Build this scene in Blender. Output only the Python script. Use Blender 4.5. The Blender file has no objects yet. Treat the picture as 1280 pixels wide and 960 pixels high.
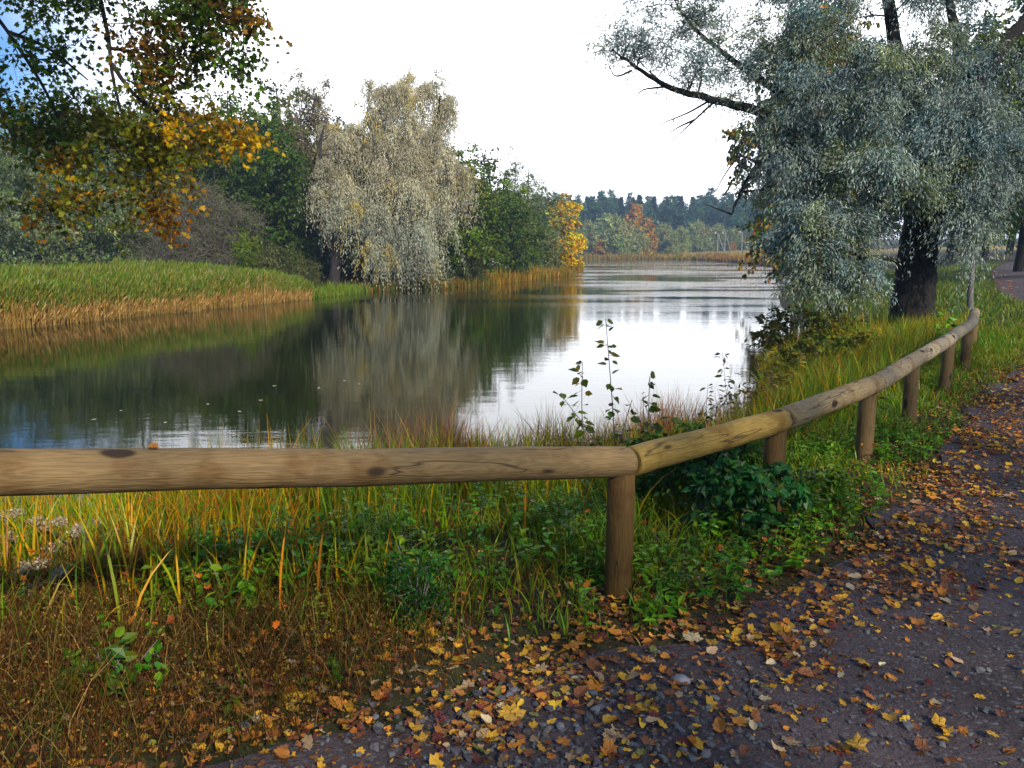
import bpy, math, random
import numpy as np
from mathutils import Vector, Matrix, Euler

R = math.radians
SC = bpy.context.scene
COL = SC.collection
rng = np.random.default_rng(11)
random.seed(11)

# ------------------------------------------------------------------ camera model
F, CX, CY, PITCH, H = 995.0, 640.0, 480.0, R(9.58), 1.65
SP, CP = math.sin(PITCH), math.cos(PITCH)
def P(px, py, d):
    """world point seen at pixel (px,py) of the 1280x960 photo at camera depth d"""
    xc, yc = (px - CX) / F * d, -(py - CY) / F * d
    return np.array([xc, d * CP + yc * SP, H + yc * CP - d * SP])
def G(px, py, z):
    """world point seen at a pixel on the level z"""
    k = -(py - CY) / F
    d = (z - H) / (k * CP - SP)
    return P(px, py, d)
def proj(p):
    p = np.atleast_2d(p)
    y, z = p[:, 1], p[:, 2] - H
    d = y * CP - z * SP
    yc = y * SP + z * CP
    d = np.where(d < .05, .05, d)
    return CX + p[:, 0] / d * F, CY - yc / d * F, d
def X(px, Y):
    return (px - CX) / F * Y * 1.0

# ------------------------------------------------------------------ mesh helpers
class Buf:
    def __init__(s):
        s.v, s.f, s.c, s.n = [], [], [], 0
    def add(s, v, f, c=None):
        v = np.asarray(v, float).reshape(-1, 3)
        f = np.asarray(f, int)
        s.v.append(v); s.f.append(f + s.n)
        if c is None: c = (1, 1, 1)
        c = np.asarray(c, float)
        if c.ndim == 1: c = np.tile(c[:3], (len(v), 1))
        s.c.append(c[:, :3]); s.n += len(v)
    def build(s, name, mat, parent=None, smooth=True, loc=None):
        me = bpy.data.meshes.new(name)
        v = np.concatenate(s.v); c = np.concatenate(s.c)
        if loc is not None: v = v - np.asarray(loc)
        sizes = np.concatenate([np.full(len(f), f.shape[1]) for f in s.f])
        idx = np.concatenate([f.ravel() for f in s.f])
        me.vertices.add(len(v)); me.vertices.foreach_set('co', v.astype(np.float32).ravel())
        me.loops.add(len(idx)); me.loops.foreach_set('vertex_index', idx.astype(np.int32))
        me.polygons.add(len(sizes))
        st = np.concatenate([[0], np.cumsum(sizes)[:-1]])
        me.polygons.foreach_set('loop_start', st.astype(np.int32))
        me.polygons.foreach_set('use_smooth', np.full(len(sizes), smooth))
        a = me.attributes.new('Col', 'FLOAT_COLOR', 'POINT')
        a.data.foreach_set('color', np.concatenate([c, np.ones((len(c), 1))], 1).astype(np.float32).ravel())
        me.update(calc_edges=True)
        o = bpy.data.objects.new(name, me); COL.objects.link(o)
        if mat: me.materials.append(mat)
        if parent: o.parent = parent
        if loc is not None: o.location = loc
        return o

def tag(o, label=None, cat=None, group=None, kind=None):
    if label: o['label'] = label
    if cat: o['category'] = cat
    if group: o['group'] = group
    if kind: o['kind'] = kind
    return o
def empty(name, loc=(0, 0, 0), rz=0, scale=1):
    o = bpy.data.objects.new(name, None); COL.objects.link(o)
    o.location = loc; o.rotation_euler = (0, 0, rz); o.scale = (scale,) * 3 if not hasattr(scale, '__len__') else scale
    o.empty_display_size = .3
    return o
def copy_tree(o, parent=None):
    c = o.copy(); COL.objects.link(c)
    if parent: c.parent = parent
    for ch in list(o.children): copy_tree(ch, c)
    return c

def unit(a):
    return a / np.maximum(np.linalg.norm(a, axis=-1, keepdims=True), 1e-9)
def rdirs(n, g=None):
    return unit((g or rng).normal(size=(n, 3)))

def tube(buf, pts, rad, sides=8, col=(1, 1, 1), cap=True):
    pts = np.asarray(pts, float); n = len(pts)
    rad = np.broadcast_to(np.asarray(rad, float), (n,))
    t = unit(np.gradient(pts, axis=0))
    ref = np.array([0, 0, 1.]) if abs(t[0, 2]) < .9 else np.array([1., 0, 0])
    u = unit(np.cross(t[0], ref)); rings = []
    ang = np.linspace(0, 2 * math.pi, sides, endpoint=False)
    for i in range(n):
        u = unit(u - t[i] * np.dot(u, t[i])); w = np.cross(t[i], u)
        rings.append(pts[i] + rad[i] * (np.cos(ang)[:, None] * u + np.sin(ang)[:, None] * w))
    v = np.concatenate(rings)
    k = np.arange(sides); k2 = (k + 1) % sides; f = []
    for i in range(n - 1):
        f.append(np.stack([i * sides + k, i * sides + k2, (i + 1) * sides + k2, (i + 1) * sides + k], 1))
    buf.add(v, np.concatenate(f), col)
    if cap:
        c0 = np.vstack([rings[-1], pts[-1]])
        buf.add(c0, np.stack([k, k2, np.full(sides, sides)], 1), col)

def smooth_path(pts, per=5):
    pts = np.asarray(pts, float); n = len(pts)
    if n < 3: return np.linspace(pts[0], pts[-1], per + 1)
    out = []
    for i in range(n - 1):
        p0, p1, p2, p3 = pts[max(i - 1, 0)], pts[i], pts[i + 1], pts[min(i + 2, n - 1)]
        for t in np.linspace(0, 1, per, endpoint=False):
            out.append(.5 * ((2 * p1) + (-p0 + p2) * t + (2 * p0 - 5 * p1 + 4 * p2 - p3) * t * t + (-p0 + 3 * p1 - 3 * p2 + p3) * t ** 3))
    out.append(pts[-1]); return np.array(out)

def vnoise(x, y, s, seed=0):
    g = np.random.default_rng(seed).random((256, 256))
    x, y = np.asarray(x, float) / s + 100.3, np.asarray(y, float) / s + 57.7
    xi, yi = np.floor(x).astype(int), np.floor(y).astype(int)
    fx, fy = x - xi, y - yi
    fx, fy = fx * fx * (3 - 2 * fx), fy * fy * (3 - 2 * fy)
    a = g[xi % 256, yi % 256]; b = g[(xi + 1) % 256, yi % 256]; c = g[xi % 256, (yi + 1) % 256]; d = g[(xi + 1) % 256, (yi + 1) % 256]
    return (a * (1 - fx) + b * fx) * (1 - fy) + (c * (1 - fx) + d * fx) * fy
def sstep(a, b, x):
    t = np.clip((x - a) / (b - a), 0, 1); return t * t * (3 - 2 * t)

# ------------------------------------------------------------------ materials
def newmat(name):
    m = bpy.data.materials.new(name); m.use_nodes = True
    nt = m.node_tree; nt.nodes.clear()
    return m, nt, nt.nodes, nt.links
def nd(nodes, t, **kw):
    n = nodes.new(t)
    for k, v in kw.items():
        if k.startswith('i_'): n.inputs[k[2:].replace('_', ' ')].default_value = v
        else: setattr(n, k, v)
    return n

def leaf_mat(name, rough=.5, transl=.3, back=None, spec=.3, objcol=False, sat=1.0):
    m, nt, N, L = newmat(name)
    out = nd(N, 'ShaderNodeOutputMaterial')
    if objcol:
        a = nd(N, 'ShaderNodeObjectInfo'); src = a.outputs['Color']
        nz = nd(N, 'ShaderNodeTexNoise', i_Scale=18.0, i_Detail=3.0)
        tc = nd(N, 'ShaderNodeTexCoord'); L.new(tc.outputs['Object'], nz.inputs['Vector'])
        rp = nd(N, 'ShaderNodeMapRange'); rp.inputs['From Min'].default_value = .3; rp.inputs['From Max'].default_value = .7
        rp.inputs['To Min'].default_value = .55; rp.inputs['To Max'].default_value = 1.25
        L.new(nz.outputs['Fac'], rp.inputs['Value'])
        mx = nd(N, 'ShaderNodeMix', data_type='RGBA', blend_type='MULTIPLY'); mx.inputs[0].default_value = 1
        L.new(src, mx.inputs[6]); L.new(rp.outputs[0], mx.inputs[7]); src = mx.outputs[2]
    else:
        a = nd(N, 'ShaderNodeAttribute', attribute_name='Col'); src = a.outputs['Color']
    if back:
        ge = nd(N, 'ShaderNodeNewGeometry')
        mx = nd(N, 'ShaderNodeMix', data_type='RGBA')
        mm = nd(N, 'ShaderNodeMath', operation='MULTIPLY'); mm.inputs[1].default_value = back[3]
        L.new(ge.outputs['Backfacing'], mm.inputs[0]); L.new(mm.outputs[0], mx.inputs[0])
        L.new(src, mx.inputs[6]); mx.inputs[7].default_value = (*back[:3], 1); src = mx.outputs[2]
    b = nd(N, 'ShaderNodeBsdfPrincipled'); b.inputs['Roughness'].default_value = rough
    b.inputs['Specular IOR Level'].default_value = spec
    L.new(src, b.inputs['Base Color'])
    if transl > 0:
        t = nd(N, 'ShaderNodeBsdfTranslucent'); L.new(src, t.inputs['Color'])
        ms = nd(N, 'ShaderNodeMixShader'); ms.inputs[0].default_value = transl
        L.new(b.outputs[0], ms.inputs[1]); L.new(t.outputs[0], ms.inputs[2]); L.new(ms.outputs[0], out.inputs[0])
    else:
        L.new(b.outputs[0], out.inputs[0])
    return m

def noise_mat(name, c1, c2, scale=8, rough=.85, bump=.4, stretch=(1, 1, 1), detail=8, usecol=False, c3=None, bdist=.02, spec=.3):
    m, nt, N, L = newmat(name)
    out = nd(N, 'ShaderNodeOutputMaterial'); b = nd(N, 'ShaderNodeBsdfPrincipled')
    b.inputs['Roughness'].default_value = rough; b.inputs['Specular IOR Level'].default_value = spec
    tc = nd(N, 'ShaderNodeTexCoord'); mp = nd(N, 'ShaderNodeMapping'); mp.inputs['Scale'].default_value = stretch
    L.new(tc.outputs['Object'], mp.inputs[0])
    nz = nd(N, 'ShaderNodeTexNoise', i_Scale=float(scale), i_Detail=float(detail), i_Roughness=.65); L.new(mp.outputs[0], nz.inputs['Vector'])
    cr = nd(N, 'ShaderNodeValToRGB'); cr.color_ramp.elements[0].position = .32; cr.color_ramp.elements[1].position = .68
    cr.color_ramp.elements[0].color = (*c1, 1); cr.color_ramp.elements[1].color = (*c2, 1)
    if c3:
        e = cr.color_ramp.elements.new(.5); e.color = (*c3, 1)
    L.new(nz.outputs['Fac'], cr.inputs[0]); src = cr.outputs[0]
    if usecol:
        a = nd(N, 'ShaderNodeAttribute', attribute_name='Col')
        mx = nd(N, 'ShaderNodeMix', data_type='RGBA', blend_type='MULTIPLY'); mx.inputs[0].default_value = 1
        L.new(src, mx.inputs[6]); L.new(a.outputs['Color'], mx.inputs[7]); src = mx.outputs[2]
    L.new(src, b.inputs['Base Color'])
    if bump:
        bp = nd(N, 'ShaderNodeBump'); bp.inputs['Strength'].default_value = bump; bp.inputs['Distance'].default_value = bdist
        L.new(nz.outputs['Fac'], bp.inputs['Height']); L.new(bp.outputs[0], b.inputs['Normal'])
    L.new(b.outputs[0], out.inputs[0])
    return m

M = {}
M['leaf'] = leaf_mat('leaf', .45, .32)
M['willow_leaf'] = leaf_mat('willow_leaf', .42, .22, back=(.28, .33, .30, .6), spec=.5)
M['pale_willow_leaf'] = leaf_mat('pale_willow_leaf', .5, .25, back=(.36, .34, .23, .7), spec=.4)
M['maple_leaf'] = leaf_mat('maple_leaf', .45, .5)
M['grass'] = leaf_mat('grass_blade', .45, .3, spec=.35)
M['dry'] = leaf_mat('dry_stem', .8, .12, spec=.15)
M['litter'] = leaf_mat('litter', .6, .12, spec=.3)
M['fallen'] = leaf_mat('fallen_leaf', .55, .12, spec=.35, objcol=True)
M['needle'] = leaf_mat('needle', .6, .1)
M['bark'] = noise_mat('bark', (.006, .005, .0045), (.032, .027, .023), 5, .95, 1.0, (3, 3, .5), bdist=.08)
M['bark_grey'] = noise_mat('bark_grey', (.05, .045, .04), (.20, .185, .17), 6, .9, .8, (3, 3, .6), bdist=.04)
M['bark_dark'] = noise_mat('bark_dark', (.010, .008, .008), (.045, .036, .034), 8, .95, .8, (2, 2, .6))
M['twig'] = noise_mat('twig', (.06, .047, .043), (.19, .15, .135), 10, .9, 0)
M['concrete'] = noise_mat('concrete', (.16, .16, .15), (.27, .265, .25), 3, .8, .2)
M['stone'] = noise_mat('stone', (.05, .048, .05), (.19, .185, .19), 25, .8, .5, usecol=True, bdist=.006)
M['white'] = noise_mat('white_insulator', (.6, .6, .6), (.8, .8, .8), 4, .4, 0)

def mat_water():
    m, nt, N, L = newmat('river_water')
    out = nd(N, 'ShaderNodeOutputMaterial'); b = nd(N, 'ShaderNodeBsdfPrincipled')
    b.inputs['Base Color'].default_value = (.013, .015, .004, 1); b.inputs['Roughness'].default_value = .015
    b.inputs['IOR'].default_value = 1.36
    tc = nd(N, 'ShaderNodeTexCoord')
    # fine ripples, long gentle swell, both drawn out across the stream; wind patches by a broad mask
    mp = nd(N, 'ShaderNodeMapping'); mp.inputs['Scale'].default_value = (.9, 2.6, 1); L.new(tc.outputs['Object'], mp.inputs[0])
    n1 = nd(N, 'ShaderNodeTexNoise', i_Scale=3.2, i_Detail=4.0, i_Roughness=.55); L.new(mp.outputs[0], n1.inputs['Vector'])
    mp2 = nd(N, 'ShaderNodeMapping'); mp2.inputs['Scale'].default_value = (.25, 1.0, 1); L.new(tc.outputs['Object'], mp2.inputs[0])
    n2 = nd(N, 'ShaderNodeTexNoise', i_Scale=1.6, i_Detail=2.0); L.new(mp2.outputs[0], n2.inputs['Vector'])
    mp3 = nd(N, 'ShaderNodeMapping'); mp3.inputs['Scale'].default_value = (.05, .16, 1); mp3.inputs['Location'].default_value = (1.7, 5.4, 0)
    L.new(tc.outputs['Object'], mp3.inputs[0])
    n3 = nd(N, 'ShaderNodeTexNoise', i_Scale=1.0, i_Detail=3.0); L.new(mp3.outputs[0], n3.inputs['Vector'])
    sx = nd(N, 'ShaderNodeSeparateXYZ'); L.new(tc.outputs['Object'], sx.inputs[0])
    far = nd(N, 'ShaderNodeMapRange', interpolation_type='SMOOTHSTEP'); far.inputs['From Min'].default_value = 26; far.inputs['From Max'].default_value = 75
    L.new(sx.outputs['Y'], far.inputs['Value'])
    wm = nd(N, 'ShaderNodeMapRange', interpolation_type='SMOOTHSTEP'); wm.inputs['From Min'].default_value = .40; wm.inputs['From Max'].default_value = .60
    wm.inputs['To Max'].default_value = 1.0
    L.new(n3.outputs['Fac'], wm.inputs['Value'])
    wf = nd(N, 'ShaderNodeMath', operation='MULTIPLY'); L.new(wm.outputs[0], wf.inputs[0]); L.new(far.outputs[0], wf.inputs[1])
    amp = nd(N, 'ShaderNodeMath', operation='MULTIPLY_ADD'); L.new(wf.outputs[0], amp.inputs[0]); amp.inputs[1].default_value = .028; amp.inputs[2].default_value = .0011
    h1 = nd(N, 'ShaderNodeMath', operation='MULTIPLY'); L.new(n1.outputs['Fac'], h1.inputs[0]); L.new(amp.outputs[0], h1.inputs[1])
    h2 = nd(N, 'ShaderNodeMath', operation='MULTIPLY_ADD'); L.new(n2.outputs['Fac'], h2.inputs[0]); h2.inputs[1].default_value = .0035; L.new(h1.outputs[0], h2.inputs[2])
    bp = nd(N, 'ShaderNodeBump'); bp.inputs['Strength'].default_value = 1.0; bp.inputs['Distance'].default_value = 1.0
    L.new(h2.outputs[0], bp.inputs['Height']); L.new(bp.outputs[0], b.inputs['Normal'])
    L.new(b.outputs[0], out.inputs[0])
    return m
M['water'] = mat_water()

def mat_path():
    m, nt, N, L = newmat('path_gravel')
    out = nd(N, 'ShaderNodeOutputMaterial'); b = nd(N, 'ShaderNodeBsdfPrincipled')
    b.inputs['Roughness'].default_value = .8; b.inputs['Specular IOR Level'].default_value = .35
    tc = nd(N, 'ShaderNodeTexCoord')
    nb = nd(N, 'ShaderNodeTexNoise', i_Scale=1.3, i_Detail=6.0); L.new(tc.outputs['Object'], nb.inputs['Vector'])
    nf = nd(N, 'ShaderNodeTexNoise', i_Scale=42.0, i_Detail=5.0, i_Roughness=.7); L.new(tc.outputs['Object'], nf.inputs['Vector'])
    vo = nd(N, 'ShaderNodeTexVoronoi', i_Scale=75.0); L.new(tc.outputs['Object'], vo.inputs['Vector'])
    cr = nd(N, 'ShaderNodeValToRGB')
    cr.color_ramp.elements[0].position = .3; cr.color_ramp.elements[0].color = (.014, .0105, .011, 1)
    cr.color_ramp.elements[1].position = .72; cr.color_ramp.elements[1].color = (.115, .082, .085, 1)
    ad = nd(N, 'ShaderNodeMath', operation='MULTIPLY_ADD'); L.new(nf.outputs['Fac'], ad.inputs[0]); ad.inputs[1].default_value = .5
    m2 = nd(N, 'ShaderNodeMath', operation='MULTIPLY'); L.new(nb.outputs['Fac'], m2.inputs[0]); m2.inputs[1].default_value = .6
    L.new(m2.outputs[0], ad.inputs[2]); L.new(ad.outputs[0], cr.inputs[0])
    # pale chips
    sp = nd(N, 'ShaderNodeSeparateColor'); L.new(vo.outputs['Color'], sp.inputs[0])
    gt = nd(N, 'ShaderNodeMapRange'); gt.inputs['From Min'].default_value = .86; gt.inputs['From Max'].default_value = 1.0; gt.inputs['To Max'].default_value = .8
    L.new(sp.outputs[0], gt.inputs['Value'])
    mx = nd(N, 'ShaderNodeMix', data_type='RGBA'); L.new(gt.outputs[0], mx.inputs[0]); L.new(cr.outputs[0], mx.inputs[6]); mx.inputs[7].default_value = (.17, .165, .18, 1)
    L.new(mx.outputs[2], b.inputs['Base Color'])
    hh = nd(N, 'ShaderNodeMath', operation='SUBTRACT'); vd = nd(N, 'ShaderNodeMath', operation='MULTIPLY'); vd.inputs[1].default_value = .25; L.new(vo.outputs['Distance'], vd.inputs[0]); L.new(nf.outputs['Fac'], hh.inputs[0]); L.new(vd.outputs[0], hh.inputs[1])
    bp = nd(N, 'ShaderNodeBump'); bp.inputs['Strength'].default_value = 1.0; bp.inputs['Distance'].default_value = .03
    L.new(hh.outputs[0], bp.inputs['Height']); L.new(bp.outputs[0], b.inputs['Normal'])
    L.new(b.outputs[0], out.inputs[0]); return m
M['path'] = mat_path()
M['soil'] = noise_mat('soil', (.020, .014, .008), (.07, .05, .026), 14, .95, .8, usecol=True, c3=(.035, .028, .013), bdist=.03)

def mat_wood():
    """peeled round timber: grain along local X, tint from the object colour, knots and drying cracks"""
    m, nt, N, L = newmat('round_timber')
    out = nd(N, 'ShaderNodeOutputMaterial'); b = nd(N, 'ShaderNodeBsdfPrincipled')
    b.inputs['Roughness'].default_value = .75; b.inputs['Specular IOR Level'].default_value = .25
    tc = nd(N, 'ShaderNodeTexCoord'); oi = nd(N, 'ShaderNodeObjectInfo')
    off = nd(N, 'ShaderNodeVectorMath', operation='ADD'); L.new(tc.outputs['Object'], off.inputs[0])
    cx = nd(N, 'ShaderNodeCombineXYZ'); rm = nd(N, 'ShaderNodeMath', operation='MULTIPLY'); L.new(oi.outputs['Random'], rm.inputs[0]); rm.inputs[1].default_value = 37
    L.new(rm.outputs[0], cx.inputs[0]); L.new(rm.outputs[0], cx.inputs[1]); L.new(cx.outputs[0], off.inputs[1])
    # cathedral figure: distorted bands
    mp = nd(N, 'ShaderNodeMapping'); mp.inputs['Scale'].default_value = (1.1, 9, 9); L.new(off.outputs[0], mp.inputs[0])
    dn = nd(N, 'ShaderNodeTexNoise', i_Scale=1.6, i_Detail=3.0); L.new(mp.outputs[0], dn.inputs['Vector'])
    wv = nd(N, 'ShaderNodeMath', operation='MULTIPLY'); L.new(dn.outputs['Fac'], wv.inputs[0]); wv.inputs[1].default_value = 85
    sn = nd(N, 'ShaderNodeMath', operation='SINE'); L.new(wv.outputs[0], sn.inputs[0])
    mp2 = nd(N, 'ShaderNodeMapping'); mp2.inputs['Scale'].default_value = (3, 60, 60); L.new(off.outputs[0], mp2.inputs[0])
    fg = nd(N, 'ShaderNodeTexNoise', i_Scale=2.0, i_Detail=5.0, i_Roughness=.7); L.new(mp2.outputs[0], fg.inputs['Vector'])
    br = nd(N, 'ShaderNodeTexNoise', i_Scale=5.0, i_Detail=5.0); L.new(off.outputs[0], br.inputs['Vector'])
    # knots
    mpk = nd(N, 'ShaderNodeMapping'); mpk.inputs['Scale'].default_value = (3.2, 7.5, 7.5); L.new(off.outputs[0], mpk.inputs[0])
    vk = nd(N, 'ShaderNodeTexVoronoi', i_Scale=1.0); L.new(mpk.outputs[0], vk.inputs['Vector'])
    kn = nd(N, 'ShaderNodeMapRange', interpolation_type='SMOOTHSTEP'); kn.inputs['From Min'].default_value = .22; kn.inputs['From Max'].default_value = .14; 
    L.new(vk.outputs['Distance'], kn.inputs['Value'])
    base = nd(N, 'ShaderNodeMix', data_type='RGBA', blend_type='MULTIPLY'); base.inputs[0].default_value = 1
    L.new(oi.outputs['Color'], base.inputs[6])
    s1 = nd(N, 'ShaderNodeMath', operation='MULTIPLY_ADD'); L.new(sn.outputs[0], s1.inputs[0]); s1.inputs[1].default_value = .10; s1.inputs[2].default_value = .42
    s2 = nd(N, 'ShaderNodeMath', operation='MULTIPLY_ADD'); L.new(fg.outputs['Fac'], s2.inputs[0]); s2.inputs[1].default_value = .85; L.new(s1.outputs[0], s2.inputs[2])
    L.new(s2.outputs[0], base.inputs[7])
    # stains (brown/yellow) by broad noise
    st = nd(N, 'ShaderNodeMapRange', interpolation_type='SMOOTHSTEP'); st.inputs['From Min'].default_value = .5; st.inputs['From Max'].default_value = .68; st.inputs['To Max'].default_value = .65
    L.new(br.outputs['Fac'], st.inputs['Value'])
    m3 = nd(N, 'ShaderNodeMix', data_type='RGBA', blend_type='MULTIPLY'); L.new(st.outputs[0], m3.inputs[0]); L.new(base.outputs[2], m3.inputs[6]); m3.inputs[7].default_value = (.55, .40, .20, 1)
    m4 = nd(N, 'ShaderNodeMix', data_type='RGBA'); L.new(kn.outputs[0], m4.inputs[0]); L.new(m3.outputs[2], m4.inputs[6]); m4.inputs[7].default_value = (.035, .020, .010, 1)
    # drying cracks
    mpc = nd(N, 'ShaderNodeMapping'); mpc.inputs['Scale'].default_value = (.9, 14, 14); L.new(off.outputs[0], mpc.inputs[0])
    nc = nd(N, 'ShaderNodeTexNoise', i_Scale=1.0, i_Detail=2.0); L.new(mpc.outputs[0], nc.inputs['Vector'])
    ab = nd(N, 'ShaderNodeMath', operation='SUBTRACT'); L.new(nc.outputs['Fac'], ab.inputs[0]); ab.inputs[1].default_value = .36
    ab2 = nd(N, 'ShaderNodeMath', operation='ABSOLUTE'); L.new(ab.outputs[0], ab2.inputs[0])
    ck = nd(N, 'ShaderNodeMapRange'); ck.inputs['From Min'].default_value = .012; ck.inputs['From Max'].default_value = 0; ck.inputs['To Max'].default_value = .8
    L.new(ab2.outputs[0], ck.inputs['Value'])
    m5 = nd(N, 'ShaderNodeMix', data_type='RGBA'); L.new(ck.outputs[0], m5.inputs[0]); L.new(m4.outputs[2], m5.inputs[6]); m5.inputs[7].default_value = (.03, .02, .012, 1)
    L.new(m5.outputs[2], b.inputs['Base Color'])
    bp = nd(N, 'ShaderNodeBump'); bp.inputs['Strength'].default_value = .7; bp.inputs['Distance'].default_value = .007
    hs = nd(N, 'ShaderNodeMath', operation='SUBTRACT'); L.new(s2.outputs[0], hs.inputs[0]); L.new(ck.outputs[0], hs.inputs[1])
    L.new(hs.outputs[0], bp.inputs['Height']); L.new(bp.outputs[0], b.inputs['Normal'])
    L.new(b.outputs[0], out.inputs[0]); return m
M['wood'] = mat_wood()

# ------------------------------------------------------------------ terrain
ZW = -1.15
NEAR = [(-60, -90), (-20, -25), (-11, -4), (-8.2, 3), (-6, 6.6), (-3, 8.2), (0, 8.6), (2.7, 9.7), (4.0, 12.5), (5.2, 16.6), (8.2, 22.5), (9.3, 25.5), (11.4, 32), (13.2, 39), (16, 48), (21, 62), (33, 92), (44, 135), (50, 180), (50, 214)]
FARS = [(46, 226), (36, 236), (20, 240), (5, 243), (-10, 238), (-16, 200), (-14, 165)]
LEFT = [(0, 134), (8.5, 116), (8.9, 106), (5.3, 88), (1.5, 75), (-2.6, 63), (-7, 58), (-9.8, 55.5), (-11.8, 47), (-13, 43.5), (-18.5, 28.8), (-27, 8), (-50, -30), (-110, -100)]
POLY = np.array(NEAR + FARS + LEFT, float)
def sdf(x, y):
    """distance from the shoreline, positive on land"""
    x = np.asarray(x, float); y = np.asarray(y, float); sh = x.shape
    x, y = x.ravel(), y.ravel()
    d = np.full(len(x), 1e9); ins = np.zeros(len(x), bool)
    n = len(POLY)
    for i in range(n):
        a, b = POLY[i], POLY[(i + 1) % n]
        e = b - a; t = np.clip(((x - a[0]) * e[0] + (y - a[1]) * e[1]) / (e @ e), 0, 1)
        d = np.minimum(d, np.hypot(x - a[0] - t * e[0], y - a[1] - t * e[1]))
        c = (a[1] > y) != (b[1] > y)
        xx = a[0] + (y - a[1]) * e[0] / (e[1] if abs(e[1]) > 1e-9 else 1e-9)
        ins ^= c & (x < xx)
    d = np.where(ins, -d, d)
    return d.reshape(sh)
MIDY = np.array([-100, -30, 8, 28, 47, 63, 88, 106, 140, 200, 240]); MIDX = np.array([-85, -36, -16, -4, 1.5, 9, 19, 24, 20, 18, 20])
FJP = [P(*j) for j in [(787, 577.5, 3.75), (979, 524, 4.85), (1096, 479.5, 6.2), (1151, 446, 7.6), (1190, 422, 9.3), (1215, 404, 11.1), (1218.5, 390.5, 13.0)]]
FJP = np.array([(FJP[0] + (P(0, 589, 2.42) - FJP[0]) * 1.42)[:2]] + [p[:2] for p in FJP] + [(9.6, 17.5)])
def fence_dist(x, y):
    sh = np.shape(x); x, y = np.ravel(x), np.ravel(y); best = np.full(len(x), 1e9); sg = np.ones(len(x))
    for a, b in zip(FJP[:-1], FJP[1:]):
        e = b - a; t = np.clip(((x - a[0]) * e[0] + (y - a[1]) * e[1]) / (e @ e), 0, 1)
        d = np.hypot(x - a[0] - t * e[0], y - a[1] - t * e[1]); m = d < best
        best = np.where(m, d, best); sg = np.where(m, np.where(e[0] * (y - a[1]) - e[1] * (x - a[0]) > 0, 1, -1), sg)
    return (best * sg).reshape(sh)
def zland(x, y, s=None):
    x = np.asarray(x, float); y = np.asarray(y, float)
    if s is None: s = sdf(x, y)
    s = s + (vnoise(x, y, 2.2, 3) - .5) * .5 * sstep(60, 20, y)
    left = (x < np.interp(y, MIDY, MIDX)) | (y > 240)
    ds = np.maximum(s, 0)
    near = np.interp(ds, [0, .6, 2, 4.5, 6.5], [ZW, -.86, -.45, -.06, 0])
    nearfar = np.interp(ds, [0, 1, 6, 25, 60], [ZW, -.8, -.1, .9, 1.4])
    near = np.where(ds > 0, np.maximum(near, np.interp(fence_dist(x, y), [.25, 1.0, 2.4], [0, -.16, ZW])), near)
    k = sstep(45, 120, y); near = near * (1 - k) + nearfar * k
    opp = np.interp(ds, [0, 1.5, 8, 20, 60, 120, 250], [ZW, -.95, -.7, -.1, 1.2, 3.0, 7.0])
    z = np.where(left, opp, near)
    z = np.where(s < 0, ZW + np.maximum(s * .45, -1.6), z)
    z = z + (vnoise(x, y, .7, 5) - .5) * .06 * sstep(.2, 1.2, ds) * (1 - PMASK(x, y)) + (vnoise(x, y, .22, 6) - .5) * .02 * (1 - PMASK(x, y)) * (ds > .2)
    z = z + .26 * sstep(.2, -2.2, x) * np.exp(-((y - 1.6) / 2.2) ** 2) * sstep(.5, 3, ds)
    z = z + .5 * sstep(16, 34, y) * sstep(7, 14, ds) * (~left)
    return z

EDGE = [(-9, -7), (-4.4, -1.2), (-2.2, .9)] + [tuple(G(px, py, 0)[:2]) for px, py in [(330, 985), (560, 885), (800, 822), (960, 757), (1090, 690), (1150, 622), (1200, 560), (1245, 495), (1312, 437)]] + [(13.7, 19.8), (17.4, 28), (22.4, 37), (30, 50), (42, 68)]
EDGE = np.array(EDGE)
EDS = smooth_path(np.c_[EDGE, np.zeros(len(EDGE))], 10)[:, :2]
def path_sd(x, y):
    """signed distance from the path's left edge: positive on the verge, negative on the path"""
    x = np.asarray(x, float); y = np.asarray(y, float); sh = x.shape
    x, y = x.ravel(), y.ravel(); best = np.full(len(x), 1e9); sg = np.ones(len(x))
    for i in range(len(EDS) - 1):
        a, b = EDS[i], EDS[i + 1]; e = b - a
        t = np.clip(((x - a[0]) * e[0] + (y - a[1]) * e[1]) / (e @ e), 0, 1)
        dx, dy = x - a[0] - t * e[0], y - a[1] - t * e[1]; d = np.hypot(dx, dy)
        cr = e[0] * dy - e[1] * dx
        m = d < best; best = np.where(m, d, best); sg = np.where(m, np.where(cr > 0, 1, -1), sg)
    return (best * sg).reshape(sh)
PATHW = 3.3
def PMASK(x, y):
    p = path_sd(x, y); return sstep(.5, -.1, p) * sstep(-PATHW - .6, -PATHW, p)

def grid_axis(segs):
    out = []
    for a, b, st in segs: out.append(np.arange(a, b, st))
    return np.concatenate(out)
gx = grid_axis([(-900, -120, 20), (-120, -24, 3), (-24, -7, .5), (-7, 11, .12), (11, 30, .5), (30, 120, 3), (120, 901, 20)])
gy = grid_axis([(-200, -30, 10), (-30, -2, 1), (-2, 14, .12), (14, 30, .4), (30, 120, 1.5), (120, 300, 4), (300, 1301, 25)])
XX, YY = np.meshgrid(gx, gy, indexing='ij')
ZZ = zland(XX, YY)
nx, ny = XX.shape
ii = np.arange(nx * ny).reshape(nx, ny)
gb = Buf()
SS = sdf(XX, YY)
green = np.array([.75, 1.15, .6]); dry = np.array([1.25, 1.05, .75])
w = vnoise(XX, YY, 1.7, 9)[..., None]
gcol = green * w + dry * (1 - w)
farm = (sstep(120, 160, YY) * (XX > 20) * (YY < 262))[..., None]
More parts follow.
